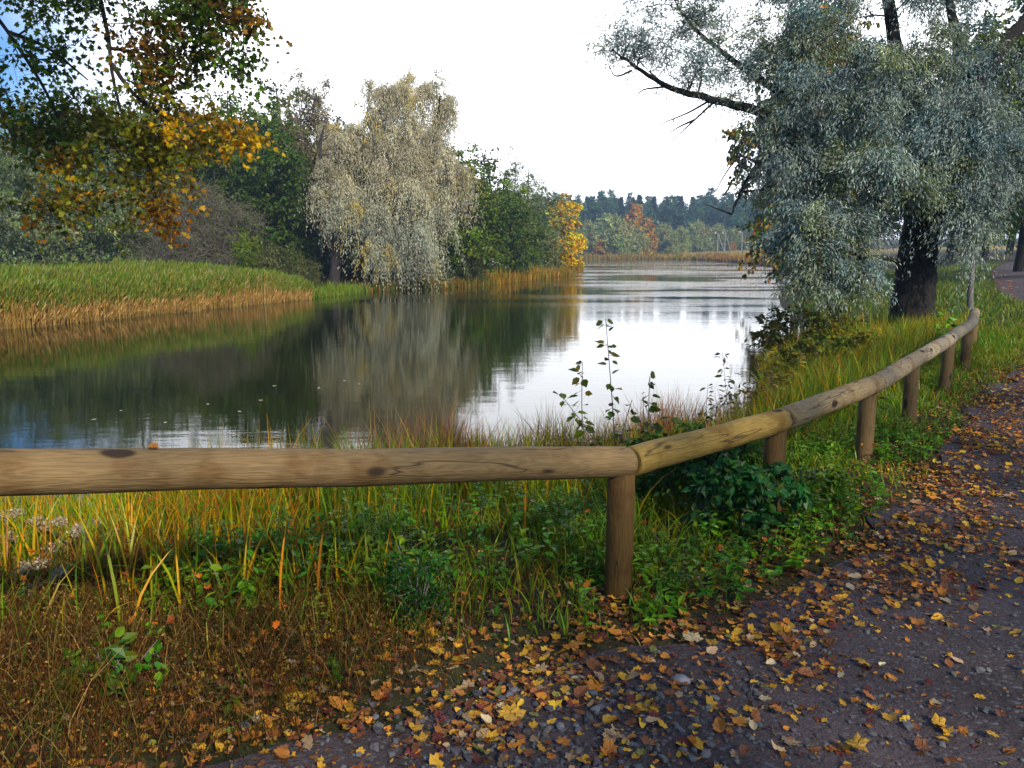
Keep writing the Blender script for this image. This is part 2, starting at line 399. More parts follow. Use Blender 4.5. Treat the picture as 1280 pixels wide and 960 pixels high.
gcol = gcol * (1 - farm) + np.array([6.5, 5.8, 2.6]) * farm * (.7 + .6 * vnoise(XX, YY, 9, 4)[..., None])
gb.add(np.stack([XX, YY, ZZ], -1).reshape(-1, 3), np.stack([ii[:-1, :-1], ii[1:, :-1], ii[1:, 1:], ii[:-1, 1:]], -1).reshape(-1, 4), gcol.reshape(-1, 3))
ground = tag(gb.build('ground', M['soil']), kind='structure')

wb = Buf()
wb.add([(-400, -300, ZW), (300, -300, ZW), (300, 330, ZW), (-400, 330, ZW)], [[0, 1, 2, 3]])
tag(wb.build('river_water', M['water']), kind='structure')

# path sheet
pb = Buf()
tan = unit(np.gradient(EDS, axis=0)); nrm = np.c_[tan[:, 1], -tan[:, 0]]
cols = np.linspace(-.05, PATHW, 14); rows = []
EDF = []
for i in range(len(EDS) - 1):
    for t in np.linspace(0, 1, 4, endpoint=False): EDF.append((EDS[i] * (1 - t) + EDS[i + 1] * t, nrm[i] * (1 - t) + nrm[i + 1] * t))
for e, n_ in EDF:
    rows.append([e + n_ * c for c in cols])
rows = np.array(rows)
jit = (vnoise(rows[:, 0, 0], rows[:, 0, 1], .35, 8) - .5) * .35
for i, (e, n_) in enumerate(EDF): rows[i, 0] = e + n_ * (jit[i] - .05)
pz = zland(rows[..., 0], rows[..., 1]) + .015 + .03 * np.sin(np.clip(cols / PATHW, 0, 1) * math.pi)[None, :]
nr, nc_ = pz.shape; pi_ = np.arange(nr * nc_).reshape(nr, nc_)
pb.add(np.concatenate([rows, pz[..., None]], -1).reshape(-1, 3), np.stack([pi_[:-1, :-1], pi_[:-1, 1:], pi_[1:, 1:], pi_[1:, :-1]], -1).reshape(-1, 4))
tag(pb.build('path', M['path']), kind='structure')
def zsurf(x, y):
    z = zland(x, y); p = path_sd(x, y)
    return z + np.where((p < .03) & (p > -PATHW), .015 + .03 * np.sin(np.clip(-p / PATHW, 0, 1) * math.pi), 0)

# ------------------------------------------------------------------ scattered small geometry
def frames(d, n):
    """rotation matrices with x along d, z near n"""
    x = unit(d); y = unit(np.cross(n, x)); z = np.cross(x, y)
    return np.stack([x, y, z], -1)
LENS = (np.array([[0, 0, 0], [.42, .5, .06], [1, 0, -.05], [.42, -.5, .06]]), np.array([[0, 1, 2, 3]]))
OVAL = (np.array([[0, 0, 0], [.2, .36, .04], [.55, .46, .07], [1, 0, -.06], [.55, -.46, .07], [.2, -.36, .04]]), np.array([[0, 1, 2, 3], [0, 3, 4, 5]]))
def maple_outline():
    tips = [(0, 1.0), (42, .86), (95, .62)]; pts = []
    half = [(7, .80), (13, .82), (22, .66), (31, .76), (42, .95), (50, .78), (58, .74), (68, .60), (80, .66), (97, .74), (108, .56), (130, .46), (160, .36)]
    pts.append((0, 1.0)); pts += half; full = pts + [(180, .12)] + [(-a, r) for a, r in reversed(half)]
    v = [(r * math.cos(R(a)) * .55 + .42, r * math.sin(R(a)) * .62, 0) for a, r in full]
    return np.array(v)
MO = maple_outline()
def fan(outline, cz=0.):
    n = len(outline); c = outline.mean(0) * np.array([1, 1, 0]) + np.array([0, 0, cz])
    v = np.vstack([outline, c]); k = np.arange(n)
    return v, np.stack([k, (k + 1) % n, np.full(n, n)], 1)
MAPLE5 = fan(np.array([(1.05, 0, -.05), (.72, .17, .03), (.84, .46, -.07), (.48, .30, .03), (.22, .56, -.08), (.06, .24, .02), (0, 0, 0), (.06, -.24, .02), (.22, -.56, -.08), (.48, -.30, .03), (.84, -.46, -.07), (.72, -.17, .03)]), .07)
def scatter(buf, tpl, pos, d, n, size, width, col):
    tv, tf = tpl
    k = len(tv); N_ = len(pos)
    if N_ == 0: return
    Rm = frames(d, n)
    size = np.broadcast_to(size, (N_,)); width = np.broadcast_to(width, (N_,))
    loc = tv[None] * np.stack([size, width, size], -1)[:, None, :]
    v = np.einsum('nij,nkj->nki', Rm, loc) + pos[:, None, :]
    f = tf[None] + (np.arange(N_) * k)[:, None, None]
    c = np.repeat(np.asarray(col), k, 0) if np.ndim(col) == 2 else col
    buf.add(v.reshape(-1, 3), f.reshape(-1, tf.shape[1]), c)
def blades(buf, pos, h, w, az, bend, col, segs=3, face=None, tiplow=.08):
    N_ = len(pos); h = np.broadcast_to(h, (N_,)); w = np.broadcast_to(w, (N_,)); bend = np.broadcast_to(bend, (N_,))
    t = np.linspace(0, 1, segs + 1)
    ld = np.stack([np.cos(az), np.sin(az), np.zeros(N_)], -1)
    fa = rng.uniform(0, 2 * math.pi, N_) if face is None else face
    sd = np.stack([np.cos(fa), np.sin(fa), np.zeros(N_)], -1)
    up = 1 - .35 * np.clip(bend, 0, 1.5)[:, None] * t[None] ** 2 * np.clip(bend, 0, 2)[:, None]
    cl = pos[:, None] + np.array([0, 0, 1.])[None, None] * (h[:, None] * t * up)[..., None] + ld[:, None] * (h * bend)[:, None, None] * (t ** 2)[None, :, None]
    wt = np.interp(t, [0, .5, 1], [.8, 1, tiplow])
    a = cl + sd[:, None] * (w[:, None] * wt * .5)[..., None]; b = cl - sd[:, None] * (w[:, None] * wt * .5)[..., None]
    v = np.stack([a, b], 2).reshape(N_, -1, 3)
    k = 2 * (segs + 1); j = np.arange(segs) * 2
    tf = np.stack([j, j + 1, j + 3, j + 2], 1)
    f = tf[None] + (np.arange(N_) * k)[:, None, None]
    buf.add(v.reshape(-1, 3), f.reshape(-1, 4), np.repeat(col, k, 0))
def vivid(c, k=1.5):
    c = np.asarray(c, float); l = (c @ np.array([.3, .6, .1]))[..., None]
    return np.clip(l + (c - l) * k, .004, .9)
def pal(n, cols, wts=None, var=.2, g=None):
    g = g or rng
    cols = vivid(np.array(cols, float)); wts = None if wts is None else np.array(wts) / np.sum(wts)
    c = cols[g.choice(len(cols), n, p=wts)]
    return np.clip(c * np.exp(g.normal(0, var, (n, 1))) * np.exp(g.normal(0, var * .35, (n, 3))), 0, .9)
def inview(p, m=60, top=-80):
    px, py, d = proj(p); return (px > -m) & (px < 1280 + m) & (py < 960 + m * 3) & (py > top) & (d > .3)

# ------------------------------------------------------------------ trees
def skeleton(base_pts, base_r, clumps, g, up=.25, jit=.08, tip=.012, pw=.5, wood=None, sides=(10, 6, 4)):
    """limbs: list of (pts, r0, r1) given; clumps get joined to the nearest limb by curved branches"""
    nodes, rads = [], []
    buf = wood if wood is not None else Buf()
    for pts, r0, r1, sd in base_pts:
        sp = smooth_path(pts, 6)
        sp[1:-1] += g.normal(0, .006, (len(sp) - 2, 3)) * min(np.linalg.norm(sp[-1] - sp[0]), r0 * 9)
        rr = np.interp(np.linspace(0, 1, len(sp)), [0, 1], [r0, r1])
        tube(buf, sp, rr, sd); nodes.append(sp); rads.append(rr)
    nodes = np.concatenate(nodes); rads = np.concatenate(rads)
    if len(clumps):
        c0 = nodes[0]
        dmin = np.array([np.min(np.linalg.norm(nodes - c, axis=1)) for c in clumps])
        for ci in np.argsort(dmin):
            c = clumps[ci]
            dv = c - nodes; dist = np.linalg.norm(dv, axis=1) + 1e-6
            cost = dist * (1 + .9 * np.clip(-dv[:, 2] / dist, 0, 1) * (up > 0)) + np.where(rads < tip * 1.05, .6, 0)
            k = int(np.argmin(cost)); a = nodes[k]; L_ = dist[k]
            if L_ < .05: continue
            n_ = int(np.clip(L_ / .35, 3, 7)); t = np.linspace(0, 1, n_ + 1)
            mid = a[None] * (1 - t[:, None]) + c[None] * t[:, None]
            mid[:, 2] += np.sin(t * math.pi) * L_ * up * .5
            mid[1:-1] += g.normal(0, jit * L_, (n_ - 1, 3)) * .6
            r0 = min(rads[k] * .7, tip + L_ * .012); rr = np.linspace(max(r0, tip), tip * .7, n_ + 1)
            tube(buf, mid, rr, sides[1] if r0 > .04 else sides[2], cap=False)
            nodes = np.vstack([nodes, mid[1:]]); rads = np.concatenate([rads, rr[1:]])
    return buf

def foliage(leaf, wood, clumps, rc, g, K=6, per=14, ll=.12, lw=.05, droop=.3, upb=.2, cols=None, wts=None, tpl=LENS, var=.22, spread=.06, cvar=.18, twr=.004, hang=.5, flat=.75, ccol=None, wood_twigs=True, zjit=0):
    M_ = len(clumps)
    if M_ == 0: return
    rc = np.broadcast_to(rc, (M_,))
    c = np.repeat(clumps, K, 0); r = np.repeat(rc, K)
    n = len(c)
    d = rdirs(n, g); d[:, 2] = d[:, 2] * flat + upb; d = unit(d)
    L_ = r * g.uniform(.5, 1.25, n)
    st = c + g.normal(0, .18, (n, 3)) * r[:, None]
    def pos(t): return st[:, None] + d[:, None] * (L_[:, None] * t)[..., None] + np.array([0, 0, -1.])[None, None] * (droop * L_[:, None] * t ** 2)[..., None]
    if wood_twigs:
        tt = np.tile(np.linspace(0, 1, 4), (n, 1)); tp = pos(tt)
        sd = unit(np.cross(d, rdirs(n, g)))
        wd = np.linspace(1, .35, 4) * twr
        a = tp + sd[:, None] * wd[None, :, None]; b = tp - sd[:, None] * wd[None, :, None]
        v = np.stack([a, b], 2).reshape(n, 8, 3); j = np.arange(3) * 2
        tf = np.stack([j, j + 1, j + 3, j + 2], 1)
        wood.add(v.reshape(-1, 3), (tf[None] + (np.arange(n) * 8)[:, None, None]).reshape(-1, 4), (1, 1, 1))
    t = g.uniform(.08, 1.05, (n, per)); pp = pos(t)
    tg = d[:, None] + np.array([0, 0, -1.])[None, None] * (2 * droop * t)[..., None]
    pp = pp + g.normal(0, 1, pp.shape) * spread
    dd = unit(unit(tg) + g.normal(0, .55, tg.shape) + np.array([0, 0, -hang]))
    nn = unit(g.normal(0, .7, tg.shape) + np.array([0, 0, .6]))
    pp, dd, nn = pp.reshape(-1, 3), dd.reshape(-1, 3), nn.reshape(-1, 3)
    N_ = len(pp); s = ll * g.uniform(.65, 1.3, N_)
    if ccol is not None:
        cc = np.repeat(vivid(ccol, 1.25), K * per, 0) * np.exp(g.normal(0, var, (N_, 1))) * np.exp(g.normal(0, var * .3, (N_, 3)))
    else:
        cc = pal(N_, cols, wts, var, g)
        cc = cc * np.repeat(np.exp(g.normal(0, cvar, (M_, 1))) * np.exp(g.normal(0, cvar * .25, (M_, 3))), K * per, 0)
    scatter(leaf, tpl, pp, dd, nn, s, s * lw / ll, np.clip(cc, 0, .9))

def blobs(spec, g):
    """spec: list of (centre, (rx,ry,rz), n): clump centres biased to the outside of each ellipsoid"""
    out = []
    for c, r, n in spec:
        d = rdirs(n, g); q = g.uniform(.25, 1, (n, 1)) ** .45
        out.append(np.asarray(c) + d * q * np.asarray(r))
    return np.concatenate(out)

def crown_spec(h, w, g, lobes=9, low=.12, shape='round'):
    """uneven crown: lobes on a profile, for a tree of height h, width w, standing at the origin"""
    sp = []
    for i in range(lobes):
        u = (i + .5) / lobes; z = low * h + (1 - low) * h * (u * .9 + .02)
        if shape == 'round': pr = math.sin(min(1, .22 + u * .85) * math.pi) ** .6
        elif shape == 'cone': pr = max(.12, 1.05 - u)
        elif shape == 'bush': pr = math.cos(u * math.pi / 2) ** .5
        else: pr = .45 + .55 * math.sin(u * math.pi)
        a = i * 2.4 + g.uniform(-.5, .5); rr = w * .5 * pr
        for k in range(2):
            aa = a + k * math.pi + g.uniform(-.6, .6); off = rr * g.uniform(.3, .62)
            sr = rr * g.uniform(.45, .7)
            sp.append(((off * math.cos(aa), off * math.sin(aa), z + g.uniform(-.06, .06) * h), (sr, sr, max(sr * .8, h * .05)), 1))
    return sp

PH = {}
def make_tree(name, h, w, trunk_r, cols, seed, wts=None, leafmat='leaf', barkmat='bark', ncl=120, K=6, per=14, ll=.16, lw=.08, droop=.3, low=.12, shape='round', rc=None, lobes=9, hang=.5, tpl=LENS, var=.22, cvar=.22, stems=1, spread=.08, bare=False, twr=.008, upb=.25, crown_name='crown', tiptop=1.0):
    g = np.random.default_rng(seed)
    root = empty(name)
    sp = crown_spec(h, w, g, lobes, low, shape)
    vol = np.array([s[1][0] * s[1][1] * s[1][2] for s in sp]) ** .66
    ns = np.maximum(1, (ncl * vol / vol.sum()).round().astype(int))
    cl = blobs([(s[0], s[1], int(n)) for s, n in zip(sp, ns)], g)
    cl = cl[cl[:, 2] > .25]
    leaf, wood = Buf(), Buf()
    limbs = []
    for k in range(stems):
        a = g.uniform(0, 6.28); ln = .0 if stems == 1 else w * .16
        b0 = np.array([math.cos(a) * ln * .3, math.sin(a) * ln * .3, -.3]); tp = np.array([math.cos(a) * ln, math.sin(a) * ln, h * (.93 if shape != 'bush' else .6) * tiptop])
        q = [b0, b0 * .6 + tp * .35 + g.normal(0, .02 * h, 3) * [1, 1, 0], b0 * .35 + tp * .65 + g.normal(0, .03 * h, 3) * [1, 1, 0], tp]
        limbs.append((q, trunk_r / math.sqrt(stems), trunk_r * .12, 9))
    skeleton(limbs, trunk_r, cl, g, wood=wood, tip=max(.008, twr * 1.2))
    rcv = rc if rc else w * .13
    foliage(leaf, wood, cl, rcv * g.uniform(.7, 1.3, len(cl)), g, K, per, ll, lw, droop, upb, cols, wts, tpl, var, spread, cvar, twr, hang)
    PH[name] = float(np.percentile(np.concatenate(leaf.v)[:, 2], 99.7))
    wood.build('trunk', M[barkmat], root)
    if not bare or per > 0: leaf.build(crown_name, M[leafmat], root, smooth=False)
    return root

def place(o, x, y, h_scale=1, rz=None, label=None, cat='tree', group=None, dz=0, name=None, sxy=None):
    o.location = (x, y, float(zland(np.array([x]), np.array([y]))[0]) + dz)
    o.rotation_euler = (0, 0, random.uniform(0, 6.28) if rz is None else rz)
    s = sxy if sxy else h_scale
    o.scale = (s, s, h_scale)
    for k in ('group', 'label'):
        if k in o: del o[k]
    tag(o, label, cat, group)
    if name: o.name = name
    return o
def height_for(px, Y, toprow, x=None):
    z0 = float(zland(np.array([X(px, Y)]), np.array([Y]))[0])
    e = math.atan((CY - toprow) / F) - PITCH
    return H + Y * math.tan(e) - z0
used = set()
def use(proto, **k):
    o = proto if proto.name not in used else copy_tree(proto)
    used.add(proto.name); return o
def stand(proto, ph, px, Y, toprow, label, group=None, cat='tree', wide=1.0, rz=None):
    h = height_for(px, Y, toprow); k = h / PH.get(proto.name.split('.')[0], ph)
    first = proto.name not in used; used.add(proto.name)
    o = proto if first else copy_tree(proto)
    place(o, X(px, Y), Y, k, rz, label, cat, group, sxy=k * wide)
    return o

GREYG = [(.17, .20, .11), (.20, .215, .14), (.13, .175, .07)]
DARKG = [(.048, .085, .020), (.065, .10, .026), (.085, .105, .030)]
MIDG = [(.08, .125, .025), (.11, .15, .035), (.14, .15, .04)]
BLUEG = [(.045, .085, .055), (.055, .10, .065), (.07, .11, .055)]
YELL = [(.80, .52, .015), (.70, .36, .012), (.62, .48, .02), (.16, .18, .02)]
PURP = [(.12, .10, .07), (.16, .13, .09), (.10, .13, .05), (.08, .12, .04)]

T_grey = make_tree('grey_leaved_tree', 11, 7, .22, GREYG, 1, ncl=150, K=7, per=15, ll=.20, lw=.085, low=.05, droop=.35, barkmat='bark_grey')
T_dark = make_tree('dark_green_tree', 11, 7.5, .22, DARKG, 2, ncl=170, K=7, per=16, ll=.22, lw=.13, low=.03, droop=.2, tpl=OVAL)
T_mid = make_tree('green_tree', 10, 6.5, .2, MIDG, 3, ncl=150, K=7, per=16, ll=.2, lw=.12, low=.03, droop=.25, tpl=OVAL)
T_bare = make_tree('bare_grey_shrub', 7, 6.5, .12, PURP, 4, ncl=150, K=14, per=5, ll=.13, lw=.06, low=.03, droop=.12, stems=4, barkmat='twig', twr=.014, rc=1.2, shape='bush', upb=.4)
T_poplar = make_tree('sparse_poplar_tree', 15, 3.6, .16, [(.15, .13, .05), (.20, .17, .09)], 5, ncl=90, K=8, per=9, ll=.15, lw=.09, low=.35, droop=-.1, barkmat='twig', shape='col', upb=.9, twr=.024, rc=.9, stems=3)
T_birch = make_tree('sparse_birch_tree', 15, 4.0, .15, [(.12, .13, .06), (.16, .15, .08), (.10, .12, .06)], 6, ncl=70, K=8, per=7, ll=.14, lw=.08, low=.3, droop=.8, barkmat='bark_grey', shape='col', upb=.3, rc=.8, twr=.016)
T_yell = make_tree('yellow_maple_tree', 11, 5, .17, YELL, 7, wts=[5, 2, 2, 1.6], ncl=150, K=7, per=16, ll=.22, lw=.18, low=.04, droop=.25, tpl=OVAL, cvar=.3)
T_shrub = make_tree('riverside_shrub', 3.2, 4, .06, [(.07, .085, .03), (.10, .11, .06), (.12, .11, .05)], 8, ncl=80, K=7, per=14, ll=.15, lw=.06, low=.0, droop=.4, stems=4, shape='bush', rc=.55)

LW = 'trees of the wood behind the left reeds'
stand(T_grey, 11, 25, 60, 148, 'grey-leaved tree behind the reed bed, the one furthest to the left in the wood', LW)
stand(T_grey, 11, 95, 63, 135, 'grey-leaved tree behind the reed bed, second in from the left edge of the photo', LW, wide=1.1)
stand(T_dark, 11, -45, 64, 120, 'dark tree at the left edge of the photo behind the hanging maple leaves', LW)
stand(T_dark, 11, 60, 80, 130, 'dark green tree standing back in the wood behind the two grey-leaved trees', LW)
stand(T_grey, 11, 165, 64, 130, 'grey-leaved tree in the wood left of the bare purple-grey shrubs', LW)
stand(T_mid, 10, 150, 82, 118, 'green tree rising at the back of the wood behind the hanging maple branch', LW)
stand(T_bare, 7, 222, 54, 250, 'bare twiggy shrub behind the reeds, leftmost of the purple-grey three', 'bare shrubs behind the reeds', 'shrub')
stand(T_bare, 7, 258, 57, 222, 'tallest bare purple-grey shrub behind the reeds, in the middle of the three', 'bare shrubs behind the reeds', 'shrub')
stand(T_bare, 7, 296, 55, 248, 'bare purple-grey shrub beside the dark gap in the wood, rightmost of the three', 'bare shrubs behind the reeds', 'shrub')
stand(T_grey, 11, 235, 78, 128, 'grey-leaved tree rising behind the bare purple-grey shrubs', LW)
stand(T_dark, 11, 315, 66, 135, 'dark green tree filling the gap between bare shrubs and pale willow', LW)
stand(T_dark, 11, 352, 62, 142, 'dark green tree close behind the left side of the pale willow', LW)
stand(T_mid, 10, 300, 82, 120, 'green tree at the back of the wood right of the hanging maple branch', LW)
stand(T_mid, 10, 358, 80, 110, 'green tree at the back of the wood below the bare poplar tops', LW)
stand(T_poplar, 15, 384, 66, 88, 'thin poplar with nearly bare branches above the wood, left of a pair', 'nearly bare poplars behind the willow')
stand(T_poplar, 15, 412, 67, 96, 'thin poplar with nearly bare branches close beside the pale willow top', 'nearly bare poplars behind the willow')
stand(T_dark, 11, 430, 70, 155, 'dark tree hidden deep behind the pale weeping willow', LW)
stand(T_dark, 11, 470, 74, 145, 'dark tree behind the middle of the pale weeping willow', LW)
stand(T_birch, 15, 545, 74, 84, 'tall feathery birch rising out of the pale willow top', 'feathery birches')
stand(T_birch, 15, 512, 77, 92, 'feathery birch top just left of the tallest one above the willow', 'feathery birches')
stand(T_mid, 10, 312, 50.5, 285, 'small bright green bush at the back of the reeds below the dark trees', None, 'shrub', .9)
stand(T_shrub, 3.2, 350, 50, 305, 'low grey twiggy shrub at the right end of the reed bed', None, 'shrub', 1.1)
RB = 'trees on the left bank beyond the willow'
stand(T_mid, 10, 575, 66, 189, 'green tree directly right of the pale weeping willow', RB, wide=1.2)
stand(T_dark, 11, 603, 74, 192, 'dark green tree on the left bank with a rounded top', RB, wide=1.2)
stand(T_dark, 11, 555, 68, 234, 'low dark green tree under the right side of the willow crown', RB, wide=1.2)
stand(T_mid, 10, 632, 84, 216, 'green tree on the left bank in front of the thin birch top', RB, wide=1.2)
stand(T_birch, 15, 645, 90, 182, 'thin birch with a bare top above the left bank trees', 'feathery birches')
stand(T_grey, 11, 660, 90, 216, 'grey-green tree on the left bank beside the yellow maple', RB, wide=1.2)
stand(T_grey, 11, 676, 106, 232, 'grey-green tree directly behind the yellow maple', RB, wide=1.2)
stand(T_yell, 11, 702, 98, 244, 'bright yellow maple at the tip of the left bank', None, wide=1.25)
stand(T_shrub, 3.2, 590, 63.5, 318, 'low shrub at the water edge right of the willow', 'shrubs along the left bank', 'shrub')
stand(T_shrub, 3.2, 640, 76, 318, 'low shrub at the water edge below the thin birch', 'shrubs along the left bank', 'shrub')
stand(T_shrub, 3.2, 716, 107, 318, 'low shrub at the very tip of the left bank beside the yellow maple', 'shrubs along the left bank', 'shrub')

stand(T_dark, 11, 505, 69, 215, 'dark tree deep behind the right half of the pale weeping willow', LW, wide=1.2)
stand(T_mid, 10, 450, 64, 250, 'green tree under the crown of the pale weeping willow', LW, wide=1.2)
stand(T_dark, 11, 395, 61, 240, 'low dark tree beside the dark trunk of the pale willow', LW)
stand(T_shrub, 3.2, 385, 52, 322, 'low shrub at the end of the reeds in front of the willow trunk', 'shrubs along the left bank', 'shrub')
stand(T_shrub, 3.2, 540, 62, 312, 'low shrub under the drooping right side of the pale willow', 'shrubs along the left bank', 'shrub', 1.2)
for px_, row_, lab in [(-20, 138, 'dense dark tree standing back in the wood at the left edge of the photo'), (105, 140, 'dense dark tree standing back in the wood behind the second grey-leaved tree'), (195, 134, 'dense dark tree standing back behind the leftmost bare shrub'), (270, 138, 'dense dark tree standing back behind the tallest bare shrub')]:
    stand(T_dark, 11, px_, 86, row_, lab, LW, wide=1.35)
stand(T_mid, 10, 245, 67, 165, 'green tree directly behind the bare purple-grey shrubs', LW, wide=1.2)
# ---- pale weeping willow, left bank
def pale_willow():
    g = np.random.default_rng(21)
    base = np.array([X(418, 55), 57.0, -.9])
    root = empty('weeping_willow', base)
    D = 57
    def q(px, py, dd=0): return P(px, py, D + dd)
    wood, leaf = Buf(), Buf()
    limbs = [([q(418, 362), q(420, 300), q(425, 250), q(450, 200), q(470, 150), q(490, 110)], .42, .08, 9),
             ([q(422, 290), q(405, 240, -1), q(400, 190, -1), q(405, 160)], .2, .05, 7),
             ([q(425, 250), q(470, 230, 1), q(520, 190, 1), q(545, 150, 1), q(550, 120)], .25, .05, 7),
             ([q(430, 240), q(480, 250, -1), q(530, 240, -1), q(560, 225, -1)], .09, .03, 7)]
    spec = [(q(480, 118), (1.5, 1.8, 1.2), 14), (q(515, 108, .5), (1.0, 1.4, 1.1), 8), (q(550, 118, 1), (.9, 1.3, 1.5), 9), (q(492, 160), (2.2, 2.0, 1.6), 20), (q(552, 170, 1), (1.4, 1.7, 1.7), 14), (q(440, 175), (1.5, 1.8, 1.5), 15), (q(418, 205, -1), (1.0, 1.5, 1.4), 9),
            (q(500, 200, -1), (3.0, 2.2, 1.6), 30), (q(500, 235, -2.2), (2.2, 1.0, .8), 16), (q(555, 220, -1), (1.7, 1.8, 1.5), 18), (q(420, 235, -2), (1.6, 1.5, 1.0), 12), (q(475, 270, -2), (1.6, 1.5, .9), 12),
            (q(510, 290, -2), (1.6, 1.4, .9), 12), (q(540, 265, -1), (1.5, 1.4, .8), 10), (q(412, 165, 1), (.6, 1.0, .6), 4), (q(478, 312, -2), (1.1, 1.1, .5), 9), (q(432, 262, -2.5), (.8, 1.0, .7), 6), (q(520, 312, -1.5), (1.1, 1.1, .6), 8)]
    cl = blobs(spec, g)
    skeleton(limbs, .4, cl, g, wood=wood, tip=.02)
    px, py, _ = proj(cl)
    base_c = np.array([.42, .375, .25]); cool = np.array([.36, .385, .30]); gold = np.array([.48, .37, .11])
    k = sstep(200, 290, py)[:, None]; cc = base_c * (1 - k) + cool * k
    gk = (g.random(len(cl)) < .13)[:, None]; cc = np.where(gk, gold, cc) * np.exp(g.normal(0, .24, (len(cl), 1)))
    foliage(leaf, wood, cl, 1.15 * g.uniform(.6, 1.4, len(cl)), g, K=15, per=42, ll=.19, lw=.05, droop=1.9, upb=.25, var=.25, spread=.10, hang=.9, flat=.5, ccol=cc, twr=.010)
    wood.build('trunk', M['bark_dark'], root, loc=None).location = -Vector(base)
    leaf.build('crown', M['pale_willow_leaf'], root, smooth=False).location = -Vector(base)
    tag(root, 'large pale weeping willow with drooping silvery golden foliage over the river', 'tree')
pale_willow()

# ---- far shore
F_round = make_tree('far_willow_tree', 9, 9, .2, [(.27, .30, .14), (.24, .28, .13), (.30, .29, .17)], 31, ncl=90, K=6, per=12, ll=.5, lw=.25, low=.02, droop=.3, spread=.2, rc=1.4, twr=.02)
F_dec = make_tree('far_leafy_tree', 22, 9, .3, BLUEG, 32, ncl=110, K=6, per=12, ll=.7, lw=.5, low=.1, droop=.2, spread=.3, rc=1.6, tpl=OVAL, twr=.03)
def make_conifer(name, h, w, seed):
    g = np.random.default_rng(seed); root = empty(name); leaf, wood = Buf(), Buf()
    tube(wood, [(0, 0, -.5), (0, 0, h * .5), (0, 0, h)], [.3, .18, .02], 7)
    n = 420; z = h * (.12 + .88 * g.random(n) ** .85); r = w * .5 * np.clip(1.04 - z / h, .03, 1) * g.uniform(.65, 1.1, n); a = g.uniform(0, 6.28, n)
    per = 16; t = g.uniform(.1, 1, (n, per))
    d = np.stack([np.cos(a), np.sin(a), np.full(n, -.25)], -1)
    p = np.stack([np.zeros(n), np.zeros(n), z], -1)[:, None] + d[:, None] * (r[:, None] * t)[..., None] + g.normal(0, .22, (n, per, 3))
    dd = unit(d[:, None] + g.normal(0, .5, (n, per, 3))); nn = unit(g.normal(0, .4, (n, per, 3)) + [0, 0, 1])
    N_ = n * per
    scatter(leaf, LENS, p.reshape(-1, 3), dd.reshape(-1, 3), nn.reshape(-1, 3), g.uniform(.6, 1.2, N_), .3, pal(N_, [(.018, .035, .022), (.025, .045, .028), (.03, .05, .026)], None, .25, g))
    wood.build('trunk', M['bark_dark'], root); leaf.build('crown', M['needle'], root, smooth=False); return root
F_con = make_conifer('far_spruce_tree', 24, 9.5, 33)
F_or = make_tree('far_orange_tree', 10, 6, .2, [(.45, .20, .02), (.38, .24, .03), (.2, .18, .03)], 34, ncl=70, K=6, per=10, ll=.55, lw=.4, low=.1, spread=.2, rc=1.1, tpl=OVAL, twr=.02)
FW = 'grey-green trees in front of the far wood'
for px, Y, row, wd, lab in [(762, 250, 268, 1.05, 'large rounded grey-green tree at the far water edge'), (792, 258, 284, .9, 'grey-green tree right of the largest rounded one on the far shore'),
        (735, 262, 276, .7, 'grey-green tree close to the yellow maple on the far shore'), (826, 272, 279, .9, 'grey-green tree in the middle of the far shore'), (848, 262, 283, .8, 'pale green tree behind the low bush on the far shore'),
        (868, 280, 276, .9, 'grey-green tree left of the poles on the far shore'), (893, 286, 280, .8, 'grey-green tree directly behind the braced poles'), (915, 282, 284, .8, 'grey-green tree behind the single far pole'),
        (938, 278, 280, .9, 'grey-green tree right of the single far pole'), (965, 272, 284, .9, 'grey-green tree half hidden by the big right-hand willow')]:
    stand(F_round, 9, px, Y, row, lab, FW, wide=wd)
stand(F_or, 10, 792, 272, 257, 'orange autumn tree in front of the dark far wood', None)
stand(F_or, 10, 750, 246, 299, 'small yellow-orange bush on the far shore below the rounded tree', None, 'shrub', 1.1)
stand(F_or, 10, 911, 262, 302, 'small orange bush at the foot of the far poles', None, 'shrub', 1.1)
stand(F_or, 10, 812, 262, 290, 'small yellow tree between the grey-green trees of the far shore', None, 'tree', .8)
stand(F_round, 9, 838, 240.5, 308, 'low green bush at the water edge in the middle of the far shore', None, 'shrub', 1.7)
k = 0
for row_i, (Y, n, tr) in enumerate([(305, 24, 250), (330, 26, 243), (360, 22, 241)]):
    for i in range(n):
        px = 668 + (i + random.uniform(-.3, .3)) * (430 / n)
        conif = random.random() < .15
        top = tr + random.uniform(-5, 7) + (3 if px < 720 else 0)
        if conif: stand(F_con, 24, px, Y + random.uniform(-8, 8), top, 'dark spruce in the far wood above the river bend', 'spruces of the far wood', wide=random.uniform(.9, 1.2))
        else: stand(F_dec, 22, px, Y + random.uniform(-8, 8), top, 'dark blue-green leafy tree in the far wood above the river bend', 'leafy trees of the far wood', wide=random.uniform(.8, 1.2))

